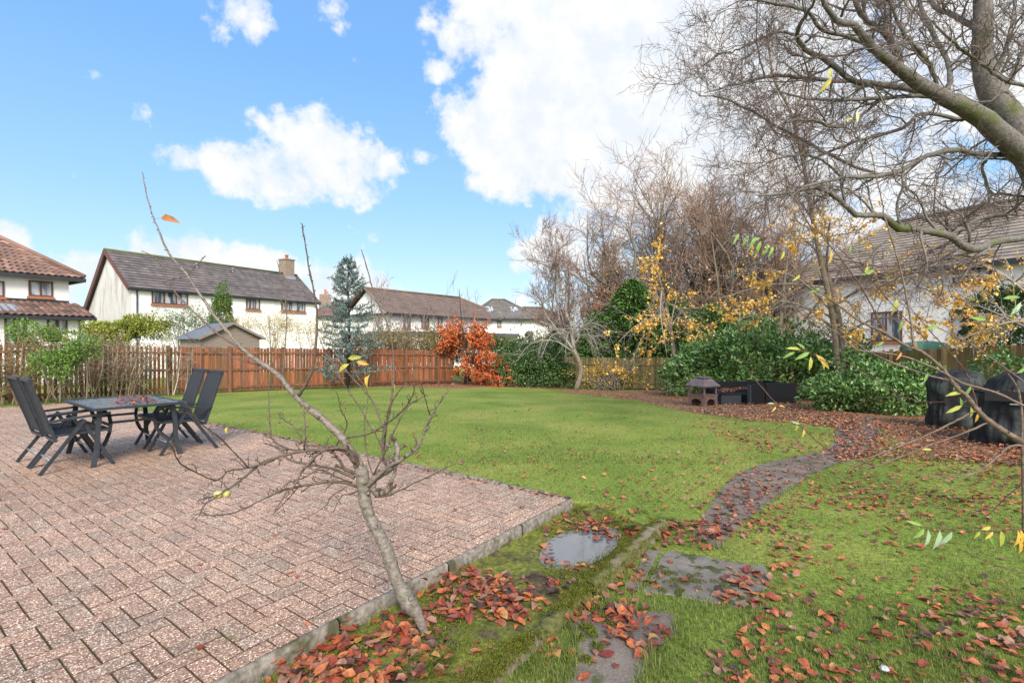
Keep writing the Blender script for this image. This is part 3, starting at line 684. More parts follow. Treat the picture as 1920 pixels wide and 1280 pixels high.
def tiles(mb, e0, e1, r1, r0, tw=.3, th=.32, col=(.13, .1, .085), var=.12, wave=False, thick=.035, moss=0):
    """overlapping courses between the eave e0-e1 and the ridge r0-r1"""
    e0, e1, r0, r1 = [np.array(v, float) for v in (e0, e1, r0, r1)]
    rows = max(2, int(round(np.linalg.norm((r0+r1)/2-(e0+e1)/2)/th))); nn = nrm(np.cross(e1-e0, r0-e0 if np.linalg.norm(r0-e0) > .1 else r1-e0))
    if nn[2] < 0: nn = -nn
    for i in range(rows):
        t0, t1 = i/rows, min(1, (i+1.12)/rows)
        a0 = e0+(r0-e0)*t0; a1 = e1+(r1-e1)*t0; c0 = e0+(r0-e0)*t1; c1 = e1+(r1-e1)*t1
        L = np.linalg.norm(a1-a0); n = max(1, int(round(L/tw)))
        prof = [(0, 0)] if not wave else [(0, 0), (.25, .045), (.5, .06), (.75, .03)]
        ss = np.array([(k+q[0])/n for k in range(n) for q in prof]+[1.]); hh = np.array([q[1] for k in range(n) for q in prof]+[0])
        A = a0+(a1-a0)*ss[:, None]+nn*(thick+hh)[:, None]; B = c0+(c1-c0)*ss[:, None]+nn*(.004+hh)[:, None]; D = A-nn*thick
        m_ = len(ss); k = np.arange(m_-1); np_ = len(prof)
        cc = np.repeat(np.exp(rng.normal(0, var, n)), np_); rowc = math.exp(rng.normal(0, var*.4))
        V, fs, C_ = [], [], []
        V = np.stack([A[:-1], A[1:], B[1:], B[:-1], D[:-1], D[1:]], 1).reshape(-1, 3); o = (k*6)[:, None]
        C_ = np.repeat(np.array(col)[None]*cc[:, None]*rowc, 6, 0)
        if moss and rng.random() < moss: C_ = C_*np.array([1.0, 1.1, .75])
        mb.add(V, [np.concatenate([o+np.array([0, 1, 2, 3]), o+np.array([4, 5, 1, 0])])], C_)
def slope_thick(mb, e0, e1, r1, r0, t=.14, col=(.05, .04, .04)):
    P = [np.array(v, float) for v in (e0, e1, r1, r0)]; dn = np.array([0, 0, -t]); q = [p-[0, 0, .01] for p in P]+[p+dn for p in P]
    mb.add(q, np.array([[0, 1, 2, 3], [7, 6, 5, 4], [0, 4, 5, 1], [1, 5, 6, 2], [2, 6, 7, 3], [3, 7, 4, 0]]), col)

GREYT = (.125, .105, .10)
# --- house B: long gabled house
h = House((-22.3, 29.7), (.477, .879), 'long white gabled house with grey tiled roof and small brick chimney behind the fence')
Lh, Wf, Wb = 13.3, 2.7, 2.75; ez, rz_, bz = 4.86, 7.1, 3.4
mb = MB(); z0 = h.z0
A = [h.p(0, 0, z0), h.p(0, 0, ez), h.p(0, Wf, rz_-.12), h.p(0, Wf+Wb, bz), h.p(0, Wf+Wb, z0)]
B = [h.p(Lh, 0, z0), h.p(Lh, 0, ez), h.p(Lh, Wf, rz_-.12), h.p(Lh, Wf+Wb, bz), h.p(Lh, Wf+Wb, z0)]
mb.add(A+B, [np.array([[9, 8, 7, 6, 5]]), np.array([[0, 5, 6, 1], [4, 3, 8, 9]])])
gw = MB(); gw.add(A, np.array([[0, 1, 2, 3, 4]])); h.part('gable_wall', gw, M['shaded_stained_wall'])
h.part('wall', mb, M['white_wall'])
rf = MB(); ov = .2
sf = (rz_-ez)/Wf; sb_ = (rz_-bz)/Wb
def hp(a, b): return h.p(a, b, rz_-(Wf-b)*sf if b < Wf else rz_-(b-Wf)*sb_)
tiles(rf, hp(-ov, -ov), hp(Lh+ov, -ov), hp(Lh+ov, Wf), hp(-ov, Wf), .3, .3, GREYT, .13, thick=.05)
tiles(rf, hp(Lh+ov, Wf+Wb+ov*.6), hp(-ov, Wf+Wb+ov*.6), hp(-ov, Wf), hp(Lh+ov, Wf), .3, .33, GREYT, .13, thick=.05)
slope_thick(rf, hp(-ov, -ov), hp(Lh+ov, -ov), hp(Lh+ov, Wf), hp(-ov, Wf)); slope_thick(rf, hp(Lh+ov, Wf+Wb+.2), hp(-ov, Wf+Wb+.2), hp(-ov, Wf), hp(Lh+ov, Wf))
h.part('roof', rf, M['roof'])
tr = MB(); tr.bar(h.p(-ov-.02, -.02-ov, ez-sf*ov-.06), h.p(Lh+ov, -.02-ov, ez-sf*ov-.06), .1, .12)
h.part('gutter', tr, M['dark_trim'])
tr = MB(); tr.bar(hp(-ov-.03, -ov)-[0, 0, .1], hp(-ov-.03, Wf)-[0, 0, .07], .06, .22); h.part('bargeboard', tr, M['brown_frame']); tr = MB(); tr.bar(hp(-ov-.03, Wf)-[0, 0, .07], hp(-ov-.03, Wf+Wb+.2)-[0, 0, .1], .06, .26)
h.part('bargeboard', tr, M['brown_frame']); tr = MB(); tr.bar(hp(Lh+ov+.03, -ov)-[0, 0, .1], hp(Lh+ov+.03, Wf)-[0, 0, .07], .06, .22)
h.part('bargeboard', tr, M['brown_frame'])
tr = MB(); tr.tube([h.p(-ov-.05, Wf, rz_+.05), h.p(Lh+ov+.05, Wf, rz_+.05)], .085, 8, (.10, .115, .05)); h.part('ridge_tiles', tr, M['roof'])
for (x0, x1, q0, q1, n) in ((284, 352, 543, 575, 3), (405, 432, 551, 580, 2), (461, 487, 556, 584, 2), (527, 572, 562, 588, 3)):
    def aof(px):
        k = (px-960)/F; return (k*h.o[1]-h.o[0])/(h.d[0]-k*h.d[1])
    a0, a1 = aof(x0), aof(x1); dd = h.o[1]+h.d[1]*(a0+a1)/2
    h.window(a0, a1, H-(q1-4-640)/F*dd, min(ez-.12, H-(q0-640)/F*dd), n)
ch = MB(); cz = rz_-.9; c0 = h.p(Lh-.7, Wf, 0)
h.boxm(ch, Lh-1.15, Lh-.35, Wf-.45, Wf+.45, cz, rz_+1.15); h.boxm(ch, Lh-1.2, Lh-.3, Wf-.5, Wf+.5, rz_+1.15, rz_+1.25)
co = h.part('chimney', ch, M['brick'])
ch = MB(); cp = h.p(Lh-.75, Wf, rz_+1.25); ch.lathe([(.14, 0), (.12, .3), (.15, .32), (.15, .38), (0, .38)], cp, 10); h.part('chimney_pot', ch, M['terracotta'], co)
fl = MB(); h.boxm(fl, Lh-1.2, Lh-.3, Wf-.55, Wf-.43, rz_-.55, rz_-.18); h.part('flashing', fl, M['lead'], co)
for a_ in (5.0, 7.6):
    v_ = MB(); c = hp(a_, Wf-.5); v_.lathe([(.09, -.1), (.09, .2), (.13, .21), (.13, .27), (0, .3)], c, 8); h.part('roof_vent', v_, M['lead'])
dp = MB(); dp.tube([h.p(.25, -.08, z0), h.p(.25, -.08, ez-.3)], .04, 8); h.part('downpipe', dp, M['dark_trim'])

# --- house A: hipped pantile roof at the left edge
h = House(W(150, 640, 26)[:2]-nrm(np.array([.55, .82]))*12, (.55, .82), 'white house with red brown pantile hipped roof and glazed lean-to at the left edge')
La, Wa = 12-.45, 8.; ez = 4.75; rzA = 7.9; z0 = h.z0
mb = MB(); h.boxm(mb, 0, La, 0, Wa, z0, ez); h.part('wall', mb, M['white_wall'])
rf = MB(); PT = (.155, .092, .07); ov = .5
E = [h.p(-ov, -ov, ez), h.p(La+ov, -ov, ez), h.p(La+ov, Wa+ov, ez), h.p(-ov, Wa+ov, ez)]; R0 = h.p(3.8, Wa/2, rzA); R1 = h.p(La-3.8, Wa/2, rzA)
tiles(rf, E[0], E[1], R1, R0, .25, .3, PT, .22, True); tiles(rf, E[1], E[2], R1, R1, .25, .3, PT, .22, True); tiles(rf, E[2], E[3], R0, R1, .3, .4, PT, .2)
tiles(rf, E[3], E[0], R0, R0, .3, .4, PT, .2); mbx = MB()
mbx.add([p-[0, 0, .02] for p in E]+[R0, R1]+[], [np.array([[3, 2, 1, 0]]), np.array([[0, 1, 5, 4], [2, 3, 4, 5]]), np.array([[1, 2, 5], [3, 0, 4]])], (.1, .06, .05))
rf.v += mbx.v; rf.f += [f+rf.n for f in mbx.f]; rf.c += mbx.c; rf.n += mbx.n
h.part('roof', rf, M['roof'])
tr = MB(); tr.tube([E[1]+[0, 0, .1], R1+[0, 0, .08]], .1, 8, (.22, .12, .09)); tr.tube([R0+[0, 0, .08], R1+[0, 0, .08]], .1, 8, (.22, .12, .09)); h.part('ridge_tiles', tr, M['roof'])
tr = MB(); tr.bar(E[0]-[0, 0, .1], E[1]-[0, 0, .1], .12, .18); tr.bar(E[1]-[0, 0, .1], E[2]-[0, 0, .1], .12, .18); h.part('gutter', tr, M['dark_trim'])
def wpx(h, x0, x1, q0, q1, n, b=0, **k):
    def aof(px):
        kk = (px-960)/F; o = h.o+h.n*b; return (kk*o[1]-o[0])/(h.d[0]-kk*h.d[1])
    a0, a1 = aof(x0), aof(x1); dd = (h.o+h.n*b)[1]+h.d[1]*(a0+a1)/2
    h.window(a0, a1, H-(q1-640)/F*dd, H-(q0-640)/F*dd, n, b=b, **k)
wpx(h, 53, 99, 527, 556, 2); wpx(h, -60, 8, 525, 555, 2)
# lean-to
eb = -2.2; mb = MB(); h.boxm(mb, 0, La, eb, -.003, z0, 2.72); h.part('lean_to_wall', mb, M['white_wall'])
rf = MB(); tiles(rf, h.p(-.3, eb-.35, 2.72), h.p(La+.35, eb-.35, 2.72), h.p(La+.35, -.01, 3.45), h.p(-.3, -.01, 3.45), .25, .3, PT, .22, True)
slope_thick(rf, h.p(-.3, eb-.35, 2.70), h.p(La+.35, eb-.35, 2.70), h.p(La+.35, -.01, 3.43), h.p(-.3, -.01, 3.43), .08); h.part('lean_to_roof', rf, M['roof'])
tr = MB(); tr.bar(h.p(-.3, eb-.4, 2.62), h.p(La+.35, eb-.4, 2.62), .12, .16); h.boxm(tr, 0, La, -.05, -.003, 3.46, 3.6); h.part('lean_to_gutter', tr, M['dark_trim'])
for a_ in (La-3.1, La-6.):
    k = MB(); P = [h.p(a_+i, -2.0+j*1.1, 3.45-(2.0-j*1.1)*.297+.1) for i, j in ((0, 0), (.9, 0), (.9, 1), (0, 1))]
    slope_thick(k, *P, t=.1, col=(1, 1, 1)); h.part('skylight', k, M['lead'])
def wpa(x0, x1, q0, q1, n): wpx(h, x0, x1, q0, q1, n, b=eb, sill=None)
wpa(8, 50, 592, 650, 2); wpa(88, 126, 594, 625, 2)
dp = MB(); dp.tube([h.p(La-.2, eb-.08, z0), h.p(La-.2, eb-.08, 2.6)], .04, 8); h.part('downpipe', dp, M['dark_trim'])

# --- small white gable seen between the two
h = House(W(160, 640, 44)[:2], (.9, .43), 'distant white house wing with a grey monopitch roof between two larger houses')
mb = MB(); h.boxm(mb, 0, 9, 0, 6, h.z0, 4.4); h.part('wall', mb, M['white_wall'])
rf = MB(); tiles(rf, h.p(-.4, -.4, 4.4), h.p(-.4, 6.4, 4.4), h.p(4.5, 6.4, 6.6), h.p(4.5, -.4, 6.6), .4, .4, GREYT, .08); tiles(rf, h.p(9.4, 6.4, 4.4), h.p(9.4, -.4, 4.4), h.p(4.5, -.4, 6.6), h.p(4.5, 6.4, 6.6), .4, .4, GREYT, .08)
h.part('roof', rf, M['roof']); g_ = MB(); g_.add([h.p(0, 0, 4.4), h.p(9, 0, 4.4), h.p(4.5, 0, 6.5)], np.array([[0, 1, 2]])); h.part('gable', g_, M['white_wall']); h.window(1., 2., .2, 1.9, 2)
h.window(2.8, 3.8, .2, 1.9, 2)

def hip_house(o, d, label, L, Wd, ez, rz_, ins, wins, col=GREYT, extra=None, g0=False):
    h = House(o, d, label); mb = MB(); h.boxm(mb, 0, L, 0, Wd, h.z0, ez); h.part('wall', mb, M['white_wall'])
    ov = .5; E = [h.p(-ov, -ov, ez), h.p(L+ov, -ov, ez), h.p(L+ov, Wd+ov, ez), h.p(-ov, Wd+ov, ez)]
    R0 = h.p(-ov if g0 else ins, Wd/2, rz_); R1 = h.p(L-ins, Wd/2, rz_); rf = MB()
    tiles(rf, E[0], E[1], R1, R0, .4, .36, col, .08); tiles(rf, E[1], E[2], R1, R1, .4, .36, col, .08); tiles(rf, E[2], E[3], R0, R1, .6, .5, col, .08)
    if not g0: tiles(rf, E[3], E[0], R0, R0, .4, .36, col, .08)
    else:
        g = MB(); g.add([h.p(0, 0, ez), h.p(0, Wd, ez), h.p(0, Wd/2, rz_-.15)], np.array([[0, 2, 1]])); h.part('gable', g, M['white_wall'])
    rf.add([p-[0, 0, .03] for p in E], np.array([[3, 2, 1, 0]]), (.05, .04, .04)); h.part('roof', rf, M['roof'])
    t = MB()
    for a, b in ((E[0], R0), (E[1], R1), (R0, R1), (E[3], R0), (E[2], R1)): t.tube([a+[0, 0, .08], b+[0, 0, .08]], .1, 6, np.array(col)*1.2)
    h.part('ridge_tiles', t, M['roof'])
    t = MB(); t.bar(E[0]-[0, 0, .1], E[1]-[0, 0, .1], .12, .18); t.bar(E[3]-[0, 0, .1], E[0]-[0, 0, .1], .12, .18); h.part('gutter', t, M['dark_trim'])
    for a in wins: wpx(h, *a)
    return h
# --- house C
h = hip_house(W(728, 640, 43)[:2], (.58, .81), 'white two-storey house with brown hipped roof behind the orange tree', 17, 5.5, 3.95, 6.2, 5., [(756, 769, 592, 616, 1), (790, 804, 592, 614, 2), (821, 829, 592, 612, 1)], (.15, .105, .085), g0=True)
t = MB(); h.boxm(t, -2, 14, -3.5, -.01, h.z0, 2.0); h.part('porch_wall', t, M['white_wall'])
t = MB(); h.boxm(t, -2.2, 14.2, -3.7, -.02, 2.0, 2.35, (.1, .1, .11)); h.part('porch_roof', t, M['roof'])
# --- house behind with chimney (between B and the spruce)
h = hip_house(W(585, 640, 56)[:2], (.9, .42), 'far brown-roofed house with brick chimney just visible beside the blue spruce', 12, 8, 4.4, 6.4, 3, [], (.16, .10, .085))
ch = MB(); h.boxm(ch, 1., 2.2, 2, 3, 4, 7.); co = h.part('chimney', ch, M['brick']); ch = MB(); ch.lathe([(.14, 0), (.14, .6), (0, .6)], h.p(1.6, 2.5, 7.), 8); h.part('chimney_pot', ch, M['terracotta'], co)
# --- house D
h = hip_house(W(880, 640, 52)[:2]+[0, 2], (.97, .2), 'pale house with two skylights in a grey hipped roof at the end of the garden', 7.2, 7, 4.0, 6.3, 2.9, [(932, 940, 597, 612, 1)], (.135, .12, .10))
mb = MB(); h.boxm(mb, 3.0, 3.6, 2.1, 2.6, 3.0, 3.1)
for (a_, b_, t_) in ((1.8, .9, 0), (4.6, .9, 0)):
    k = MB(); sl = 2.3/4.0; P = [h.p(a_+i*.8, b_+j*1.0, 4.0+(b_+j*1.0+.5)*sl+.09) for i, j in ((0, 0), (1, 0), (1, 1), (0, 1))]; slope_thick(k, *P, t=.1, col=(1, 1, 1)); h.part('skylight', k, M['pane'])
k = MB(); k.lathe([(0, 0), (.25, .02), (.42, .12), (.44, .13), (.25, .05)], (0, 0, 0), 14); k.v = [v@np.array([[1, 0, 0], [0, 0, 1], [0, -1, 0]]).T+h.p(6.3, -.35, 2.3) for v in k.v]; h.part('satellite_dish', k, M['dark_trim'])
h = hip_house(W(942, 640, 54)[:2]+[0, 5], (.98, .17), 'low wing with a brown hipped roof right of the skylight house', 8, 6, 4.1, 5.7, 3, [(950, 960, 600, 612, 1)], (.15, .11, .09))
k = MB(); k.tube([h.p(2, 3, 5.4), h.p(2, 3, 8)], .03, 5)
for z_ in (7.2, 7.6, 7.95): k.tube([h.p(1.5, 3, z_), h.p(2.5, 3, z_)], .025, 4)
h.part('aerial', k, M['aluminium'])
# --- house E at the right
P1 = np.array([19.9, 19.8]); P0 = np.array([15.8, 28.4]); dE = nrm(P1-P0)
h = House(P0, dE, 'large white house with grey tiled roof behind the bare trees on the right')
L_ = 17.; Wd = 8.; ez = 4.85; rzE = 7.9; mb = MB(); h.boxm(mb, 0, L_, 0, Wd, h.z0, ez); h.part('wall', mb, M['white_wall'])
rf = MB(); ov = .45; E = [h.p(-ov, -ov, ez-.1), h.p(L_+ov, -ov, ez-.1), h.p(L_+ov, Wd+ov, ez-.1), h.p(-ov, Wd+ov, ez-.1)]; R0 = h.p(2.6, Wd/2, rzE); R1 = h.p(L_+ov, Wd/2, rzE)
GE = (.25, .21, .17); tiles(rf, E[0], E[1], R1, R0, .3, .3, GE, .1, thick=.05); tiles(rf, E[3], E[0], R0, R0, .3, .3, GE, .1); tiles(rf, E[2], E[3], R0, R1, .5, .5, GE, .1)
rf.add([p-[0, 0, .03] for p in E], np.array([[3, 2, 1, 0]]), (.05, .04, .04)); h.part('roof', rf, M['roof'])
t = MB(); t.tube([R0+[0, 0, .08], R1+[0, 0, .08]], .1, 6, GE); t.tube([E[0]+[0, 0, .08], R0+[0, 0, .08]], .1, 6, GE); h.part('ridge_tiles', t, M['roof'])
t = MB(); t.bar(E[0]-[0, 0, .08], E[1]-[0, 0, .08], .12, .2); t.bar(E[3]-[0, 0, .1], E[0]-[0, 0, .1], .12, .18); h.part('gutter', t, M['dark_trim'])
for a in ((1787, 1860, 492, 529, 2), (1638, 1679, 516, 538, 2), (1634, 1692, 584, 640, 2), (1784, 1840, 578, 640, 2)): wpx(h, *a)
gs = MB(); c = W(1735, 645, 17.5); gs.box((c[0], c[1]+.2, .3), (1.5, .6, 2.5), -.35); gs.v = [v+.03*rng.normal(0, 1, v.shape)*[1, 1, .3] for v in gs.v]
ts = MB(); K = 18
for lev in range(K): pass
prof = []
a = np.linspace(0, 2*math.pi, 25)[:-1]
rows = [(1.0, -.6), (1.02, .2), (1.0, .9), (.97, 1.35), (.8, 1.5), (.3, 1.56), (.01, 1.58)]
V = np.array([[c[0]+k*(.75*np.sign(math.cos(t))*abs(math.cos(t))**.5+.03*math.sin(5*t+z_)), c[1]+k*(.4*np.sign(math.sin(t))*abs(math.sin(t))**.5+.03*math.sin(7*t)), z_] for k, z_ in rows for t in a])
i = np.arange(24); V_f = [np.stack([r*24+i, r*24+(i+1) % 24, (r+1)*24+(i+1) % 24, (r+1)*24+i], -1) for r in range(len(rows)-1)]
ts.add(V, V_f); own('covered_garden_seat', ts, M['tarp'], 'green tarpaulin draped over garden furniture against the white house wall', 'tarpaulin', smooth=True, org=(c[0], c[1], -.6))

# --- shed behind the left fence
h = House(W(378, 640, 21)[:2], (.57, .82), 'wooden garden shed with dark felt pitched roof just behind the fence', nm='garden_shed', cat='shed')
Ls = 2.45; ezs = 1.75; rzs = 2.35; mb = MB()
mb.add([h.p(0, 0, -.5), h.p(Ls, 0, -.5), h.p(Ls, 0, ezs), h.p(Ls/2, 0, rzs), h.p(0, 0, ezs)]+[h.p(0, 2, -.5), h.p(Ls, 2, -.5), h.p(Ls, 2, ezs), h.p(Ls/2, 2, rzs), h.p(0, 2, ezs)],
    [np.array([[0, 1, 2, 3, 4], [9, 8, 7, 6, 5]]), np.array([[0, 4, 9, 5], [1, 6, 7, 2]])]); h.part('wall', mb, M['shedwood'])
rf = MB()
for s_ in (0, 1):
    x0, x1 = (-.18, Ls/2) if s_ == 0 else (Ls+.18, Ls/2)
    P = [h.p(x0, -.15, ezs-.06), h.p(x1, -.15, rzs+.03), h.p(x1, 2.15, rzs+.03), h.p(x0, 2.15, ezs-.06)]; slope_thick(rf, *P, t=.05, col=(1, 1, 1))
h.part('roof', rf, M['felt']); t = MB(); t.bar(h.p(-.2, -.17, ezs-.1), h.p(Ls/2, -.17, rzs-.01), .03, .1); h.part('bargeboard', t, M['shedwood']); t = MB(); t.bar(h.p(Ls+.2, -.17, ezs-.1), h.p(Ls/2, -.17, rzs-.01), .03, .1); h.part('bargeboard', t, M['shedwood'])

# ------------------------------------------------------------------ fences
def fence(pts, label, mat, cols, post_at, Hf=1.55, pitch=.115, wid=.092, rails=(.16, .8, 1.4), front=1, postcol=None, z_extra=0, seed=0, postH=None, gapfn=None, gzoff=0, lap=.012):
    r = np.random.default_rng(seed); e = empty('garden_fence', (pts[0][0], pts[0][1], float(gz(*pts[0]))), label, 'fence')
    pl = MB(); po = []; s0 = 0
    for k in range(len(pts)-1):
        a = np.array(pts[k], float); b = np.array(pts[k+1], float); L = np.linalg.norm(b-a); t = (b-a)/L; nrm_ = np.array([t[1], -t[0]])*front
        x = 0
        while x < L:
            p = a+t*x; w_ = wid*r.uniform(.9, 1.05) if not gapfn else wid*gapfn(p)*r.uniform(.95, 1.05); z = float(gz(*p))+gzoff
            hh = Hf+r.normal(0, .012); c = np.array(cols[r.integers(len(cols))])*math.exp(r.normal(0, .16))
            q = p-nrm_*(.03+lap*(int(x/pitch) % 2)); pl.box((q[0], q[1], z+.04+hh/2), (w_, .018, hh), math.atan2(t[1], t[0]), c, ry=r.normal(0, .006)); x += pitch
        for zr in rails:
            m_ = MB(); n = max(2, int(L/1.9)); P = [a+t*L*i/n for i in range(n+1)]
            for i in range(n): m_.bar((P[i][0], P[i][1], float(gz(*P[i]))+gzoff+zr+r.normal(0, .008)), (P[i+1][0], P[i+1][1], float(gz(*P[i+1]))+gzoff+zr+r.normal(0, .008)), .04, .075, np.array(postcol or cols[0])*math.exp(r.normal(0, .1)))
            m_.build('rail', mat, e)
    pl.build('palings', mat, e)
    for (x, y) in post_at:
        m_ = MB(); z = float(gz(x, y))+gzoff; m_.box((x, y, z+(postH or Hf)/2), (.1, .1, (postH or Hf)+.1), .8, postcol or cols[0]); m_.box((x, y, z+(postH or Hf)+.065), (.11, .11, .03), .8, np.array(postcol or cols[0])*1.1); m_.build('post', mat, e)
    return e
RED = [(.27, .085, .035), (.22, .07, .03), (.19, .075, .035), (.3, .10, .045), (.16, .08, .04)]
fdir = nrm(np.array([5.0, 5.1])); F0 = np.array([-14.05, 14.2])
FA = F0-fdir*4; FB = F0+fdir*15.8
posts = [tuple(F0+fdir*(1.86*i)+np.array([.72, -.7])*.03) for i in range(-1, 9)]
def gapf(p): return .8 if p[0] < -11.2 else 1.06
fence([FA, FB], 'long red brown stained paling fence along the left and back of the lawn', M['fence_red'], RED, posts, front=1, gapfn=gapf, seed=3, postcol=(.2, .09, .05))
TAN = [(.32, .2, .10), (.28, .17, .085), (.36, .24, .13), (.25, .17, .08)]
FC = np.array([-2.6, 26.]); FD = np.array([2.4, 25.3]); FE = np.array([8.6, 24.2])
fence([(0.5, 25.6), FD, FE], 'weathered green brown board fence behind the pale bare tree', M['fence_tan'], [(.17, .13, .06), (.14, .12, .05), (.2, .15, .08)], [(x, 25.3-(x-2.4)*.177-.05) for x in (1.3, 3.2, 5.1, 7.0)], Hf=1.5, rails=(.3, 1.2), pitch=.12, wid=.112, seed=5)
fence([(8.6, 24.2), (13.0, 19.2), (13.7, 13.2), (14.0, 6)], 'plain tan board fence in front of the white house on the right', M['fence_tan'], TAN, [(13.1, 17.5), (13.35, 15.6), (13.65, 13.8)], Hf=1.6, rails=(.3, .9, 1.4), pitch=.125, wid=.122, front=-1, seed=6)

# ------------------------------------------------------------------ garden table and folding chairs
ut = np.array([.62, .785]); vt = np.array([-.785, .62]); TC = np.array([-5.36, 7.0])
rzt = math.atan2(ut[1], ut[0])
tb = empty('garden_table', (TC[0], TC[1], .0), 'rectangular black metal garden table with mottled glass top strewn with leaves', 'table', rz=rzt)
m_ = MB(); m_.box((0, 0, .722), (.94, 1.44, .008)); m_.build('table_top', M['tableglass'], tb, world=False)
m_ = MB()
for s_ in (-1, 1): m_.box((s_*.485, 0, .717), (.035, 1.5, .03)); m_.box((0, s_*.735, .717), (.935, .03, .03))
m_.build('top_frame', M['metal_black'], tb, world=False)
for sx_ in (-1, 1):
    for sy_ in (-1, 1):
        m_ = MB(); x = sx_*.43; y = sy_*.6
        P = [(x*.92, y*.98, .70), (x*.98, y, .45), (x*1.0, y*1.02, .2), (x*1.1, y*1.06, 0)]
        for i in range(3): m_.bar(P[i], P[i+1], .03, .055)
        arc = [(x*.96, y*.94, .69), (x*.80, y*.84, .675), (x*.62, y*.72, .60), (x*.56, y*.66, .49), (x*.60, y*.68, .37), (x*.74, y*.80, .26), (x*.96, y*.98, .17)]
        for i in range(6): m_.bar(arc[i], arc[i+1], .03, .035)
        m_.build('leg', M['metal_black'], tb, world=False)
for k, (a, b) in enumerate((((-.25, -.40), (-.25, .40)), ((.25, -.40), (.25, .40)), ((-.25, -.4), (.25, -.4)), ((-.25, .4), (.25, .4)))):
    m_ = MB(); z = .47 if k < 2 else .50; m_.bar((*a, z), (*b, z), .025, .03); m_.build('stretcher', M['metal_black'], tb, world=False)
n = 330; a_, b_ = rng.uniform(-.42, .42, n), rng.uniform(-.65, .65, n); kk = pn(a_, b_, 5, 41) > -.1; a_, b_ = a_[kk], b_[kk]
mb = MB(); litter(mb, a_, b_, np.full(len(a_), .728), .06, .012, (1, .85, .8)); tl_ = own('table_leaf_litter', mb, M['litter'], 'wet red leaves lying across the glass garden table', 'leaf litter', kind='stuff'); tl_.location = (TC[0], TC[1], 0); tl_.rotation_euler = (0, 0, rzt)

def chair(label):
    e = empty('folding_chair', (0, 0, 0), label, 'chair', 'black reclining chairs at the garden table'); B_ = M['metal_black']; w_ = .27
    def pt(name, mb, mat): mb.build(name, mat, e, world=False)
    for s_ in (-1, 1):
        y = s_*w_; yi = s_*(w_-.035)
        m_ = MB(); m_.bar((.05, y, .60), (-.36, y, .0), .024, .038); pt('leg', m_, B_)
        m_ = MB(); m_.bar((.02, yi, .60), (.34, yi, .0), .024, .038); pt('leg', m_, B_)
        m_ = MB(); P = [(-.29, y, .60), (-.1, y, .625), (.15, y, .64), (.30, y, .655)]
        for i in range(3): m_.bar(P[i], P[i+1], .045, .024)
        pt('armrest', m_, B_)
        m_ = MB(); m_.bar((-.21, s_*.235, .36), (-.44, s_*.235, 1.08), .024, .032); m_.box((-.435, s_*.235, 1.09), (.05, .03, .05)); pt('back_frame', m_, B_)
        m_ = MB(); m_.bar((-.25, s_*.235, .43), (.29, s_*.235, .445), .022, .03); pt('seat_frame', m_, B_)
    m_ = MB(); m_.tube([(.245, -w_+.03, .17), (.245, w_-.03, .17)], .012, 8); m_.tube([(-.26, -w_, .15), (-.26, w_, .15)], .012, 8); pt('crossbar', m_, M['aluminium'])
    def sling(name, P0, P1, sag, nx=10):
        m_ = MB(); V = []
        P0 = np.array(P0, float); P1 = np.array(P1, float); dn = nrm(np.array([P1[2]-P0[2], 0, -(P1[0]-P0[0])]))
        for t_ in (0, -.006):
            for i in range(nx+1):
                for j in range(7):
                    q = i/nx; s_ = (j/6-.5)*2; p = P0+(P1-P0)*q; V.append((p[0]+dn[0]*(sag*(1-s_*s_)*math.sin(q*math.pi)*1.+t_), s_*.225, p[2]+dn[2]*(sag*(1-s_*s_)*math.sin(q*math.pi)+t_)))
        k = (nx+1)*7; f = np.array([[i*7+j, (i+1)*7+j, (i+1)*7+j+1, i*7+j+1] for i in range(nx) for j in range(6)])
        m_.add(V, [f, f[:, ::-1]+k]); pt(name, m_, M['sling'])
    sling('seat', (-.24, 0, .445), (.30, 0, .455), .015); sling('backrest', (-.225, 0, .42), (-.435, 0, 1.10), .02)
    for c_, s_ in (((-.44, 0, 1.10), (.035, .47, .035)), ((-.215, 0, .37), (.03, .47, .03)), ((.295, 0, .44), (.03, .47, .03))): m_ = MB(); m_.box(c_, s_); pt('cross_rail', m_, B_)
    return e
def dup(root, label):
    r = root.copy(); COL.objects.link(r); r['label'] = label
    for c in list(root.children):
        q = c.copy(); COL.objects.link(q); q.parent = r
        for g in c.children: k = g.copy(); COL.objects.link(k); k.parent = q
    return r
c0 = chair('black reclining chair left of the table, the nearer of the two on that side')
ch_ = [c0, dup(c0, 'black reclining chair left of the table, partly hidden behind the nearer one'), dup(c0, 'black sling chair right of the table, the nearer of the two on that side'), dup(c0, 'black sling chair at the lawn side of the table, farther back beside the fence')]
for o_, (du, dv, fl_) in zip(ch_, ((-.60, -.36, 0), (-.63, .24, .05), (.60, -.33, math.pi), (.62, .36, math.pi-.05))):
    p = TC+ut*du+vt*dv; o_.location = (p[0], p[1], .002); o_.rotation_euler = (0, 0, rzt+fl_)

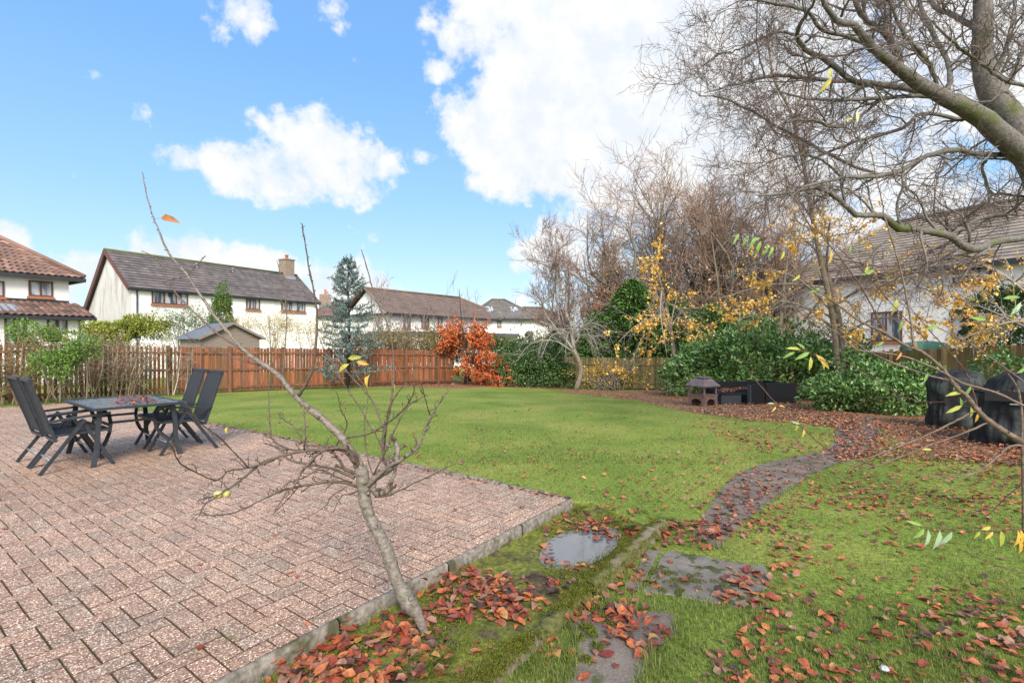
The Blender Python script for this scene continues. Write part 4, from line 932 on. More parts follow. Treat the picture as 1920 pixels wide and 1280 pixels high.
# ------------------------------------------------------------------ fire house, rattan seats, covered barbecues
c = G(1325, 762, -.03); c[1] += .3
fp = empty('fire_pit', c, 'rusty brown steel garden fireplace with pagoda hood beside the black sofa', 'fire pit', rz=.55)
m_ = MB(); s_ = .27
for (x0, x1, z0_, z1_) in ((-s_, -.17, 0, .3), (.17, s_, 0, .3), (-.17, .17, .2, .3)):
    m_.box(((x0+x1)/2, -s_, (z0_+z1_)/2), (x1-x0, .02, z1_-z0_)); m_.box((-s_, (x0+x1)/2, (z0_+z1_)/2), (.02, x1-x0, z1_-z0_))
m_.box((s_, 0, .15), (.02, .56, .3)); m_.box((0, s_, .15), (.52, .02, .3)); m_.box((0, 0, .305), (.6, .6, .02))
a = np.linspace(0, math.pi, 9); 
for q in range(8):
    for (ax) in (0, 1):
        x0, z0_, x1, z1_ = .17*math.cos(a[q]), .1+.1*math.sin(a[q]), .17*math.cos(a[q+1]), .1+.1*math.sin(a[q+1])
        V = [(x0, z0_), (x1, z1_), (x1, .2), (x0, .2)]; V = [(p[0], -s_-.004, p[1]) if ax == 0 else (-s_-.004, p[0], p[1]) for p in V]; m_.add(V, np.array([[0, 1, 2, 3]]))
m_.build('base', M['rust'], fp, world=False)
for x in (-1, 1):
    for y in (-1, 1): m_ = MB(); m_.box((x*.25, y*.25, .43), (.035, .035, .24)); m_.build('post', M['rustroof'], fp, world=False)
def frust(levels, cx=0, cy=0):
    m_ = MB(); V = [(cx+x*r, cy+y*r, z) for r, z in levels for x, y in ((-1, -1), (1, -1), (1, 1), (-1, 1))]; i = np.arange(4)
    fs = [np.stack([k*4+i, k*4+(i+1) % 4, (k+1)*4+(i+1) % 4, (k+1)*4+i], -1) for k in range(len(levels)-1)]
    m_.add(V, fs+[np.array([[3, 2, 1, 0]]), np.array([[q+4*(len(levels)-1) for q in range(4)]])]); return m_
frust([(.33, .54), (.335, .57), (.25, .66), (.19, .74), (.16, .755)]).build('hood', M['rustroof'], fp, world=False)
frust([(.10, .757), (.10, .775), (.18, .78), (.18, .80), (.10, .815)]).build('cap', M['rustroof'], fp, world=False)

def rattan(name, px, py, d, label, cat, rz, parts, back=.5):
    c = np.array([(px-960)/F*d, d, 0]); c[2] = float(gz(c[0], c[1]))-.03
    e = empty(name, c, label, cat, rz=rz)
    for nme, ctr_, sz, mt in parts:
        m_ = MB(); m_.box(ctr_, sz); o = m_.build(nme, M[mt], e, world=False); bv = o.modifiers.new('b', 'BEVEL'); bv.width = .015; bv.segments = 2
    return e
rattan('rattan_sofa', 1392, 760, 16.2, 'long low black rattan corner sofa against the laurel hedge', 'sofa', .12,
    [('seat_base', (0, 0, .17), (2.1, .75, .26), 'rattan'), ('backrest', (0, .40, .3), (2.1, .12, .62), 'rattan'), ('armrest', (1.02, -.02, .48), (.12, .73, .30), 'rattan'), ('armrest', (-1.02, -.02, .36), (.12, .73, .12), 'rattan'), ('side_panel', (1.02, -.42, .3), (.14, .08, .58), 'rattan_grey')])
rattan('rattan_footstool', 1362, 766, 15.0, 'small square grey rattan footstool next to the rusty fire pit', 'footstool', .1,
    [('body', (0, 0, .15), (.62, .55, .28), 'rattan_grey'), ('top', (0, 0, .305), (.64, .57, .035), 'rattan')])
rattan('rattan_armchair', 1452, 760, 15.6, 'black rattan armchair seen from behind at the right end of the sofa', 'armchair', .05,
    [('seat_base', (0, .1, .17), (.95, .7, .26), 'rattan'), ('backrest', (0, -.3, .32), (.95, .12, .62), 'rattan'), ('armrest', (.5, .1, .34), (.11, .72, .42), 'rattan'), ('armrest', (-.5, .1, .34), (.11, .72, .42), 'rattan')])
rattan('rattan_side_panel', 1412, 766, 14.9, 'upright black rattan end seat with a grey front edge before the sofa', 'seat', .5,
    [('seat_base', (.1, .3, .15), (.5, .6, .26), 'rattan'), ('backrest', (.1, -.05, .29), (.62, .1, .58), 'rattan'), ('corner_post', (-.24, -.05, .29), (.06, .11, .585), 'rattan_grey')])
mb = MB(); 
for (px, d, rx, ry, z_, n) in ((1385, 16.1, .9, .28, .31, 260), (1362, 15.0, .28, .24, .33, 60)):
    cx = (px-960)/F*d; x, y = rng.uniform(-rx, rx, n)+cx, rng.uniform(-ry, ry, n)+d; litter(mb, x, y, np.full(n, z_-.03+float(gz(cx, d)))+.1*np.exp(-((x-cx-.2)/.4)**2), .085, .03, (1.2, 1.2, 1), fine=False)
own('seat_leaf_litter', mb, M['litter'], 'brown leaves heaped on the seats of the black rattan furniture', 'leaf litter', kind='stuff')

def cover(name, c, label, rows, sq=.6, folds=.034, seed=0, rz=0, nA=84):
    r = np.random.default_rng(seed); a = np.linspace(0, 2*math.pi, nA+1)[:-1]; ph = r.uniform(0, 6.28, 6); V = []
    rr = []
    for k in range(len(rows)-1):
        for q in range(4): rr.append([rows[k][i]*(1-q/4)+rows[k+1][i]*q/4 for i in range(5)])
    rr.append(list(rows[-1]))
    for (rx, ry, z, ox, fl_) in rr:
        cx = np.sign(np.cos(a))*np.abs(np.cos(a))**sq; cy = np.sign(np.sin(a))*np.abs(np.sin(a))**sq
        fo = 1+fl_*folds*(np.sin(9*a+ph[0]+z*2)+.7*np.sin(17*a+ph[1]+z*3.5)+.5*np.sin(29*a+ph[2]-z*6)+.8*np.sin(z*17+3*a+ph[3]))
        V.append(np.stack([ox+rx*cx*fo, ry*cy*fo, np.full(nA, z)+.006*np.sin(7*a+ph[4])], -1))
    K = len(rr); V = np.concatenate(V); i = np.arange(nA); mb = MB()
    fs = [np.stack([k*nA+i, k*nA+(i+1) % nA, (k+1)*nA+(i+1) % nA, (k+1)*nA+i], -1) for k in range(K-1)]
    V = np.r_[V, [[rows[-1][3], 0, rows[-1][2]+.004]]]; fs.append(np.stack([(K-1)*nA+i, (K-1)*nA+(i+1) % nA, np.full(nA, K*nA)], -1)); mb.add(V, fs)
    return mb
c = np.array([8.25, 9.45, float(gz(8.25, 9.45))-.03])
e = empty('covered_barbecue', c, 'tall black cloth cover over a barbecue in front of the laurel', 'barbecue', rz=-.5)
cover('', c, '', [(.36, .33, .0, 0, 1.6), (.37, .34, .12, 0, 1.3), (.35, .32, .45, 0, 1), (.39, .34, .8, 0, .8), (.37, .31, .93, .02, .8), (.27, .22, 1.03, .08, 1), (.12, .09, 1.07, .1, 1), (.02, .02, 1.075, .1, 0)], seed=3).build('cover', M['cover'], e, smooth=True, world=False)
m_ = MB(); m_.tube([(-.28, -.12, .95), (-.36, -.1, .985), (-.3, .0, .97)], .018, 8); m_.build('handle', M['cover'], e, smooth=True, world=False)
c = np.array([7.75, 7.75, float(gz(7.75, 7.75))-.03])
e = empty('covered_barbecue', c, 'black covered kettle barbecue with a flat side shelf at the right edge', 'barbecue', rz=-.35)
cover('', c, '', [(.50, .40, .0, 0, 1.8), (.53, .42, .12, 0, 1.4), (.46, .37, .5, 0, 1.1), (.43, .35, .72, 0, .7), (.44, .36, .84, .05, .6), (.38, .31, 1.0, .06, .6), (.22, .2, 1.1, .06, .6), (.02, .02, 1.12, .06, 0)], seed=9, sq=.8).build('cover', M['cover'], e, smooth=True, world=False)
m_ = MB(); m_.box((-.22, -.36, .82), (.85, .36, .035)); m_.box((-.22, -.535, .775), (.85, .02, .13)); m_.build('side_shelf', M['rattan'], e, world=False)
m_ = MB(); m_.box((-.05, -.42, .66), (.5, .03, .02)); m_.build('tool_rail', M['aluminium'], e, world=False)
mb = MB(); n = 26; litter(mb, rng.uniform(-.6, .15, n), rng.uniform(-.5, -.25, n), np.full(n, .838), .05, .004, (1, .7, .6)); o_ = own('shelf_leaf_litter', mb, M['litter'], 'a few dark red leaves on the flat black barbecue shelf', 'leaf litter', kind='stuff'); o_.location = c; o_.rotation_euler = (0, 0, -.35)
# ------------------------------------------------------------------ plants
def spl(P, n):
    """smooth resample of a traced line (Catmull-Rom), any number of columns"""
    P = np.asarray(P, float); Q = np.vstack([2*P[:1]-P[1:2], P, 2*P[-1:]-P[-2:-1]]); out = []
    for t in np.linspace(0, len(P)-1-1e-6, n):
        i = int(t); f = t-i; a, b, c, d = Q[i:i+4]
        out.append(.5*((2*b)+(-a+c)*f+(2*a-5*b+4*c-d)*f*f+(-a+3*b-3*c+d)*f**3))
    return np.array(out)
def grow(P, R, m, L, ang=.7, bias=(0, 0, .2), K=5, wig=.16, t0=.25, rf=.5, rmin=.002, tip=.35, t1=1., Lvar=.35, r=None):
    """m side shoots on each line of P (N,K,3)"""
    r = r or rng; N, Kp, _ = P.shape; n = N*m; i = np.repeat(np.arange(N), m)
    t = t0+(t1-t0)*((np.tile(np.arange(m), N)+r.random(n))/m); s = t*(Kp-1); k = np.minimum(s.astype(int), Kp-2); f = (s-k)[:, None]
    p = P[i, k]*(1-f)+P[i, k+1]*f; rad = R[i, k]*(1-f[:, 0])+R[i, k+1]*f[:, 0]
    T = nrm(P[i, k+1]-P[i, k]); q = r.normal(0, 1, (n, 3)); q = nrm(q-T*(q*T).sum(1, keepdims=True))
    an = (ang*r.uniform(.6, 1.35, n))[:, None]; b = np.array(bias)
    D = nrm(T*np.cos(an)+q*np.sin(an)+b*.6)
    ln = L*np.exp(r.normal(0, Lvar, n))*(1.15-.55*t); st = (ln/(K-1))[:, None]
    out = np.empty((n, K, 3)); out[:, 0] = p
    for j in range(1, K):
        D = nrm(D+r.normal(0, wig, (n, 3))+b*.25); out[:, j] = out[:, j-1]+D*st
    r0 = np.maximum(rad*rf, rmin)[:, None]; RR = r0*np.linspace(1, tip, K)[None]; return out, RR
def on_lines(P, n, r=None, t0=.2):
    r = r or rng; i = r.integers(len(P), size=n); s = r.uniform(t0, .999, n)*(P.shape[1]-1); k = s.astype(int); f = (s-k)[:, None]
    return P[i, k]*(1-f)+P[i, k+1]*f
def put_leaves(mb, p, size, cols, droop=.5, fold=.3, fine=False, wr=.55, r=None, outw=None):
    r = r or rng; n = len(p); D = r.normal(0, .6, (n, 3)); D[:, 2] -= droop
    if outw is not None: D += outw
    Nn = nrm(r.normal(0, .6, (n, 3))+[0, -.15, .8]); c = np.array(cols)[r.integers(len(cols), size=n)]*np.exp(r.normal(0, .16, (n, 1)))
    L = size*r.uniform(.6, 1.25, n); mb.leaves(p, D, Nn, L, L*wr, c, fold=fold, curl=r.uniform(-.2, .4, n), fine=fine)

def shrub(name, blobs, n, L, cols, label, cat, mat='leaf', wr=.5, lump=.22, lsc=2.5, fine=False, droop=.1, stems=10, stemcol=(.14, .11, .08), depth=.28, up=0., group=None, seed=0, gaps=0.):
    r = np.random.default_rng(seed+100); B = np.array(blobs, float); c0 = B[:, :3].mean(0); g0 = float(gz(B[0, 0], B[0, 1]))-.03
    e = empty(name, (B[:, 0].mean(), B[:, 1].mean(), g0), label, cat, group)
    a = (B[:, 3]*B[:, 4]+B[:, 3]*B[:, 5]+B[:, 4]*B[:, 5]); i = r.choice(len(B), n*2, p=a/a.sum())
    d = nrm(r.normal(0, 1, (n*2, 3))); d[:, 2] = np.abs(d[:, 2])*np.where(r.random(n*2) < .72, 1, -1)
    p = B[i, :3]+d*B[i, 3:6]; nz = pn(p[:, 0]+p[:, 2]*.7, p[:, 1]+p[:, 2], lsc, seed)+.6*pn(p[:, 0]-p[:, 2]*.9, p[:, 1]*1.3+p[:, 2]*.5, lsc*2.7, seed+1)
    rad = (1+lump*nz)*(1-depth*r.random(n*2)**2.); p = B[i, :3]+d*B[i, 3:6]*rad[:, None]
    ins = np.zeros(len(p), bool)
    for j in range(len(B)): ins |= (i != j) & ((((p-B[j, :3])/B[j, 3:6])**2).sum(1) < .55)
    ok = ~ins & (p[:, 2] > gz(p[:, 0], p[:, 1])-.02)
    if gaps: ok &= (pn(p[:, 0]*1.1+p[:, 2], p[:, 1]-p[:, 2]*.8, lsc*2.2, seed+7)+r.normal(0, .25, len(p))) > gaps-1
    p, d, nz = p[ok][:n], d[ok][:n], nz[ok][:n]
    D = d*.8+r.normal(0, .6, p.shape); D[:, 2] += up-droop+.25; Nn = nrm(d*.7+[0, 0, .6]+r.normal(0, .45, p.shape))
    cc = np.array(cols)[r.integers(len(cols), size=len(p))]*np.exp(r.normal(0, .18, (len(p), 1)))
    LL = L*r.uniform(.6, 1.2, len(p)); mb = MB(); mb.leaves(p, D, Nn, LL, LL*wr, cc, fold=.2, curl=r.uniform(-.1, .35, len(p)), fine=fine); mb.build('foliage', M[mat], e)
    if stems:
        m = 0; P = []
        for k in range(stems):
            b_ = B[r.integers(len(B))]; x, y = b_[0]+r.normal(0, .22)*b_[3], b_[1]+r.normal(0, .22)*b_[4]; z = float(gz(x, y))-.03
            tp = b_[:3]+r.normal(0, .45, 3)*b_[3:6]+[0, 0, b_[5]*.5]; P.append(spl([(x, y, z), ((x*2+tp[0])/3+r.normal(0, .08), (y*2+tp[1])/3+r.normal(0, .08), (z*1.3+tp[2])/2.3), tp], 7))
        P = np.array(P); R = np.linspace(.03, .008, 7)[None]*np.ones((stems, 1)); Q, RQ = grow(P, R, 5, max(B[:, 5])*.5, .8, K=4, r=r)
        sm = MB(); sm.tubes(P, R, 5, np.array(stemcol)[None]*np.ones((stems, 1))); sm.tubes(Q, RQ, 3, np.array(stemcol)[None]*np.ones((len(Q), 1))); sm.build('stems', M['twig'], e)
    return e
def blobat(px, py, d, rxp, ryp, ry=None):
    p = W(px, py, d); return (p[0], p[1], p[2], rxp/F*d, ry or rxp/F*d*.8, ryp/F*d)

def bare(base, top, label, seed, n=6, spread=.5, levels=((8, .5), (6, .34), (6, .22)), r0=.12, col=(.2, .17, .145), tcol=(.19, .125, .10), up=.3, fork=.25, rtw=.006, name='bare_tree', cat='tree', leaf=None, lean=0, bias2=(0, 0, .3), wig=.14, group=None, spread_dir=None):
    """vase-shaped leafless tree: limbs rise from a fork, shoots on shoots up to fine twigs"""
    r = np.random.default_rng(seed); b = np.array(base, float); Ht = top-b[2]; e = empty(name, b, label, cat, group)
    fk = b+[lean*fork*.25, 0, Ht*fork]; tr = spl([b-[0, 0, .1], (b+fk)/2+[r.normal(0, .02)*Ht, 0, 0], fk], 7); t = MB(); t.tube(tr, np.linspace(1.15, .85, 7)*r0, 9, np.array(col)*(4. if name == 'silver_birch' else 3.)); t.build('trunk', M['bark_grey'], e, smooth=True)
    P, R = [], []
    for k in range(n):
        a = 6.283*k/n+r.uniform(-.4, .4); s = spread*Ht*r.uniform(.35, 1.05)*(.5 if k % 3 == 0 else 1); hh = Ht*(1-fork)*r.uniform(.62, .98)*(1.02 if k % 3 == 0 else .88)
        o_ = np.array([math.cos(a)*s+lean*(1-fork), math.sin(a)*s*.8, 0]); st = fk-[0, 0, r.uniform(0, .06 if name == 'silver_birch' else .35)*Ht*fork]
        P.append(spl([st, st+o_*.35+[0, 0, hh*.25]+r.normal(0, .042, 3)*Ht, st+o_*.75+[0, 0, hh*.6]+r.normal(0, .042, 3)*Ht, st+o_+[0, 0, hh]], 12)); R.append(np.linspace(.6, .09, 12)*r0)
    P = np.array(P); R = np.array(R); lv = [(P, R)]; L = Ht
    for (m, lf_) in levels:
        Q, RQ = grow(lv[-1][0], lv[-1][1], m, Ht*lf_*.5, .78 if name == 'bare_tree' else .62, bias2, 6 if lf_ > .3 else 4, wig, .12, .55, rtw, .4, r=r); lv.append((Q, RQ))
    mb = MB(); mb.tubes(P, R, 7, np.array(col)[None]*np.ones((len(P), 1))); Q, RQ = lv[1]; mb.tubes(Q, RQ, 5, np.array(col)[None]*np.ones((len(Q), 1))); mb.build('branches', M['twig'], e, smooth=True)
    mb = MB()
    for k, (Q, RQ) in enumerate(lv[2:]):
        f = (k+1)/max(1, len(lv)-2); c_ = (np.array(col)*(1-f)+np.array(tcol)*f)[None]*np.exp(r.normal(0, .15, (len(Q), 1))); mb.tubes(Q, RQ, 3, c_)
    mb.build('twigs', M['twig'], e)
    if leaf:
        nl, size, cols, zmax = leaf; p = on_lines(lv[-1][0], nl*3, r); k = (p[:, 2] < b[2]+Ht*zmax) & (pn(p[:, 0]*2, p[:, 2]*2+p[:, 1], 1.3, seed)+r.normal(0, .3, len(p)) > .0); mb = MB(); put_leaves(mb, p[k][:nl], size, cols, r=r); mb.build('foliage', M['leaf'], e)
    return e, lv

GREEN = [(.05, .10, .02), (.035, .075, .018), (.07, .13, .03)]
LAUREL = [(.11, .22, .045), (.09, .18, .04), (.16, .29, .065), (.24, .38, .11), (.07, .14, .03)]
OLIVE = [(.12, .13, .03), (.16, .15, .035), (.10, .10, .03), (.2, .17, .05)]
YELG = [(.22, .24, .04), (.30, .29, .05), (.16, .2, .035)]
ORANGE = [(.7, .2, .06), (.58, .14, .045), (.78, .3, .1), (.45, .09, .035)]
AMBER = [(.9, .6, .12), (.9, .66, .2), (.85, .48, .09), (.7, .34, .06)]

# --- laurels and shrubs on the right
shrub('laurel_bush', [blobat(1325, 700, 19.5, 66, 52, 1.3), blobat(1400, 675, 18.5, 80, 60, 1.3), blobat(1490, 688, 17.5, 80, 60, 1.3), blobat(1575, 700, 16.5, 62, 56, 1.2), blobat(1440, 715, 18.0, 140, 45, 1.0), blobat(1275, 715, 20, 30, 32, .7)],
      19000, .17, LAUREL, 'big glossy green laurel bush behind the black rattan sofa', 'shrub', 'glossleaf', .42, .42, 1.7, fine=True, seed=1, depth=.5)
shrub('laurel_bush', [blobat(1600, 742, 12.6, 75, 40, .8), blobat(1690, 743, 12., 75, 42, .8), blobat(1645, 718, 12.6, 50, 26, .6), blobat(1735, 715, 12., 32, 30, .6), blobat(1565, 745, 13.5, 35, 36, .6)],
      9000, .13, LAUREL, 'lower laurel bush between the sofa and the tall covered barbecue', 'shrub', 'glossleaf', .42, .36, 2.8, fine=True, seed=2, depth=.45)
shrub('laurel_bush', [blobat(1868, 708, 10.8, 34, 40, .5), blobat(1900, 745, 10.4, 50, 30, .5)], 1000, .13, [(.07, .15, .03), (.10, .2, .05)], 'open laurel shoots behind the black covered barbecues', 'shrub', 'glossleaf', .42, .35, 3, fine=True, seed=3, stems=8)
shrub('evergreen_shrub', [blobat(1880, 590, 15.5, 62, 50, 1.2), blobat(1930, 600, 15.5, 60, 66, 1.2), blobat(1850, 625, 15.5, 45, 26, .8)], 9000, .11, [(.03, .07, .018), (.045, .1, .02), (.07, .13, .03)], 'dark feathery evergreen in front of the white house at right edge', 'shrub', 'leaf', .45, .3, 2.5, seed=4)
shrub('red_shrub', [blobat(1563, 752, 13., 26, 14, .3), blobat(1575, 722, 13.2, 18, 14, .3)], 420, .09, [(.5, .12, .04), (.42, .16, .05), (.2, .16, .04)], 'small shrub with red autumn leaves in the laurel edge', 'shrub', seed=5, stems=5)
shrub('rough_hedge', [blobat(1590, 650, 16.5, 40, 30, .6), blobat(1560, 640, 19, 60, 40, .8)], 2200, .10, OLIVE+GREEN, 'ragged olive green hedge growth above the laurel', 'hedge', lump=.4, lsc=3, seed=6, depth=.5)
# --- far right corner evergreens behind the board fence
for i, (px, top, d, rx, lab) in enumerate(((1120, 590, 28.5, 46, 'dark green cypress just right of the pale bare tree'), (1185, 528, 28, 62, 'tallest dark green cypress behind the board fence'), (1262, 560, 27.5, 62, 'broad cypress partly veiled by yellow maple leaves'), (1335, 575, 26.5, 50, 'right hand cypress rising behind the big laurel'), (1055, 610, 29, 34, 'narrow dark evergreen left of the pale bare tree'))):
    r = np.random.default_rng(40+i); zt = W(px, top, d)[2]; x = (px-960)/F*d; zb = float(gz(x, d)); e = empty('cypress_tree', (x, d, zb), lab, 'tree', 'cypresses behind the board fence')
    t = MB(); t.tube([(x, d, zb), (x, d, zb+(zt-zb)*.5), (x, d, zt-.2)], [.16, .1, .02], 7, (.16, .11, .08)); t.build('trunk', M['bark_grey'], e, smooth=True)
    n = 15000; h_ = r.random(n)**.8; prof = rx/F*d*np.interp(h_, [0, .15, .45, .75, .93, 1], [.8, 1., .85, .52, .24, .03]); a = r.uniform(0, 6.283, n)
    nz = 1+.45*pn(np.cos(a)*2.2, h_*7+np.sin(a)*2, 2.2, 50+i)+.32*pn(np.cos(a)*6, h_*16+np.sin(a)*5, 2.4, 60+i); rr = prof*nz*(1-.35*r.random(n)**2)
    p = np.stack([x+np.cos(a)*rr, d+np.sin(a)*rr, zb+.25+h_*(zt-zb-.25)], -1); D = np.stack([np.cos(a), np.sin(a), r.normal(.15, .35, n)], -1)+r.normal(0, .3, (n, 3)); Nn = nrm(r.normal(0, .5, (n, 3))+[0, 0, .8])
    c = np.array([(.07, .14, .03), (.10, .2, .045), (.15, .26, .05), (.05, .10, .03)])[r.integers(4, size=n)]*np.exp(r.normal(0, .2, (n, 1))); mb = MB(); L = r.uniform(.16, .36, n); mb.leaves(p, D, Nn, L, L*.26, c, fold=.3, curl=r.uniform(0, .5, n)); mb.build('crown', M['needle'], e)
# --- hedge and shrubs along the back, from left to right
HL = [
 ('box_shrub', [blobat(75, 640, 14.8, 55, 30, .5), blobat(110, 680, 13.6, 45, 26, .4), blobat(150, 660, 13.6, 24, 26, .35)], 3600, .075, [(.12, .2, .035), (.16, .26, .05), (.09, .15, .03)], 'bright green leafy shrub hanging over the left fence', 'shrub', .45, 21, .55, 8),
 ('privet_shrub', [blobat(250, 618, 17.6, 55, 20, .7), blobat(215, 625, 17.4, 40, 18, .6)], 3200, .08, YELG, 'yellow green clipped shrub beneath the gable of the grey-roofed house', 'shrub', .5, 22, .3, 6),
 ('grey_shrub', [blobat(350, 612, 23, 42, 32, .8), blobat(335, 622, 22.6, 30, 24, .6)], 2200, .07, [(.13, .17, .08), (.18, .2, .1), (.10, .13, .05)], 'rounded grey green shrub left of the garden shed', 'shrub', .4, 23, .5, 14),
 ('conifer_shrub', [blobat(415, 585, 25, 15, 38, .5), blobat(415, 606, 25, 24, 20, .6)], 1700, .10, [(.09, .15, .03), (.12, .18, .035), (.06, .11, .02)], 'small upright golden green conifer above the shed roof', 'tree', .4, 24, .3, 2),
 ('dogwood_shrub', [blobat(520, 618, 24.5, 60, 32, .8), blobat(600, 625, 25, 60, 30, .8), blobat(440, 618, 25, 40, 24, .6)], 2400, .07, [(.4, .28, .05), (.36, .23, .05), (.24, .2, .04)], 'straw yellow twiggy shrub right of the garden shed', 'shrub', .4, 25, .6, 26),
 ('beech_hedge', [blobat(760, 662, 25, 55, 40, .6), blobat(690, 650, 24, 60, 26, .6), blobat(830, 655, 27, 60, 34, .6)], 6500, .09, [(.17, .13, .045), (.13, .13, .03), (.2, .15, .05), (.24, .15, .06)], 'brownish olive hedge behind the blue spruce', 'hedge', .5, 26, .3, 20),
 ('conifer_hedge', [blobat(900, 655, 30, 90, 26, .8), blobat(1020, 655, 31, 90, 28, .8)], 5200, .12, [(.10, .13, .03), (.14, .15, .035), (.08, .10, .03)], 'flat-topped olive green hedge in front of the skylight house', 'hedge', .5, 27, .2, 10),
 ('holly_bush', [blobat(960, 695, 25, 38, 34, .8), blobat(1010, 690, 25, 45, 38, .8), blobat(985, 665, 26, 45, 24, .8), blobat(1050, 705, 25.2, 32, 28, .6)], 7000, .10, [(.03, .075, .02), (.045, .10, .025), (.065, .13, .03), (.1, .14, .04)], 'dark green holly bush in the far corner beside the orange beech', 'shrub', .5, 28, .25, 8),
 ('spindle_shrub', [blobat(1140, 702, 24.3, 65, 26, .4)], 700, .075, [(.6, .38, .08), (.5, .3, .06), (.3, .22, .05)], 'thin twiggy shrub with small yellow leaves against the board fence', 'shrub', .6, 29, .6, 30),
 ('rear_hedge', [blobat(1400, 600, 33, 300, 40, 1.5)], 4500, .2, OLIVE+[(.14, .09, .05)], 'far rough hedge seen dimly behind the cypresses and laurel', 'hedge', .5, 30, .4, 6),
]
for (nm, bl, n, L, cols, lab, cat, wr, sd_, gp, st) in HL:
    shrub(nm, bl, int(n*(2.4 if gp >= .5 else 3.2)), L*1.1, [tuple(q*1.35 for q in c_) for c_ in cols], lab, cat, 'glossleaf' if nm == 'holly_bush' else 'leaf', wr, .5 if gp >= .3 else .22, 3.6, stems=st, seed=sd_, gaps=gp, depth=.7, stemcol=(.24, .2, .16) if nm in ('grey_shrub', 'dogwood_shrub', 'spindle_shrub') else (.14, .11, .08))
# bare climber tangle over the left fence
def tangle(cx, cy, d, rxp, ryp, n, label, col, seed, name='climbing_shrub', leafn=0, L=.5, lc=OLIVE, group=None):
    r = np.random.default_rng(seed); c = W(cx, cy, d); e = empty(name, (c[0], c[1], float(gz(c[0], c[1]))-.03), label, 'shrub', group); P = []
    for k in range(n):
        a = r.uniform(-1, 1)*rxp/F*d; x0 = c[0]+a*.55; y0 = c[1]+a*.55*.9; z0 = float(gz(x0, y0)); x1 = c[0]+a+r.normal(0, .15)
        P.append(spl([(x0, y0, z0), ((x0+x1)/2+r.normal(0, .1), y0+r.normal(0, .1), (z0+c[2])/2), (x1, c[1]+(x1-c[0])*.9+r.normal(0, .15), c[2]+r.uniform(-.3, 1)*ryp/F*d)], 8))
    P = np.array(P); R = np.linspace(.018, .008, 8)[None]*np.ones((n, 1)); Q, RQ = grow(P, R, 9, L, .9, (0, 0, -.05), 5, .3, .2, .6, .0065, r=r); Q2, R2 = grow(Q, RQ, 5, L*.5, .9, (0, 0, .05), 4, .3, .1, .6, .005, r=r)
    mb = MB()
    for q, rq in ((P, R), (Q, RQ), (Q2, R2)): mb.tubes(q, rq, 3, np.array(col)[None]*np.exp(r.normal(0, .25, (len(q), 1))))
    mb.build('stems', M['twig'], e)
    if leafn: mb = MB(); put_leaves(mb, on_lines(Q2, leafn, r), .055, lc, r=r); mb.build('foliage', M['leaf'], e)
    return e
tangle(30, 665, 13.6, 60, 40, 26, 'brown twiggy climber smothering the fence at the left edge', (.26, .18, .10), 71, leafn=3600, lc=[(.26, .17, .07), (.2, .17, .06), (.18, .2, .06), (.3, .2, .1)])
tangle(190, 652, 15.3, 80, 26, 26, 'pale bare climber tangled over the top of the left fence', (.3, .22, .14), 72, leafn=3600, lc=[(.24, .14, .08), (.2, .17, .06), (.3, .2, .12)])
tangle(235, 690, 15.8, 34, 40, 7, 'bare shrub with forked pale stems in front of the red fence', (.3, .24, .17), 73, leafn=250)
tangle(335, 670, 16.8, 22, 40, 5, 'thin bare shrub at the fence post behind the garden chairs', (.27, .22, .16), 74, leafn=60)
tangle(600, 640, 23, 60, 40, 10, 'orange brown bare twigs rising over the back fence', (.3, .17, .09), 75, leafn=200, lc=[(.5, .28, .06)])
tangle(735, 620, 23.5, 50, 70, 12, 'bare shrub stems standing right of the blue spruce', (.24, .18, .13), 76, L=.9)
tangle(490, 600, 24, 40, 60, 8, 'tall bare yellow twigs in front of the long white house', (.34, .26, .12), 77, L=.8, leafn=120, lc=[(.5, .35, .08)])

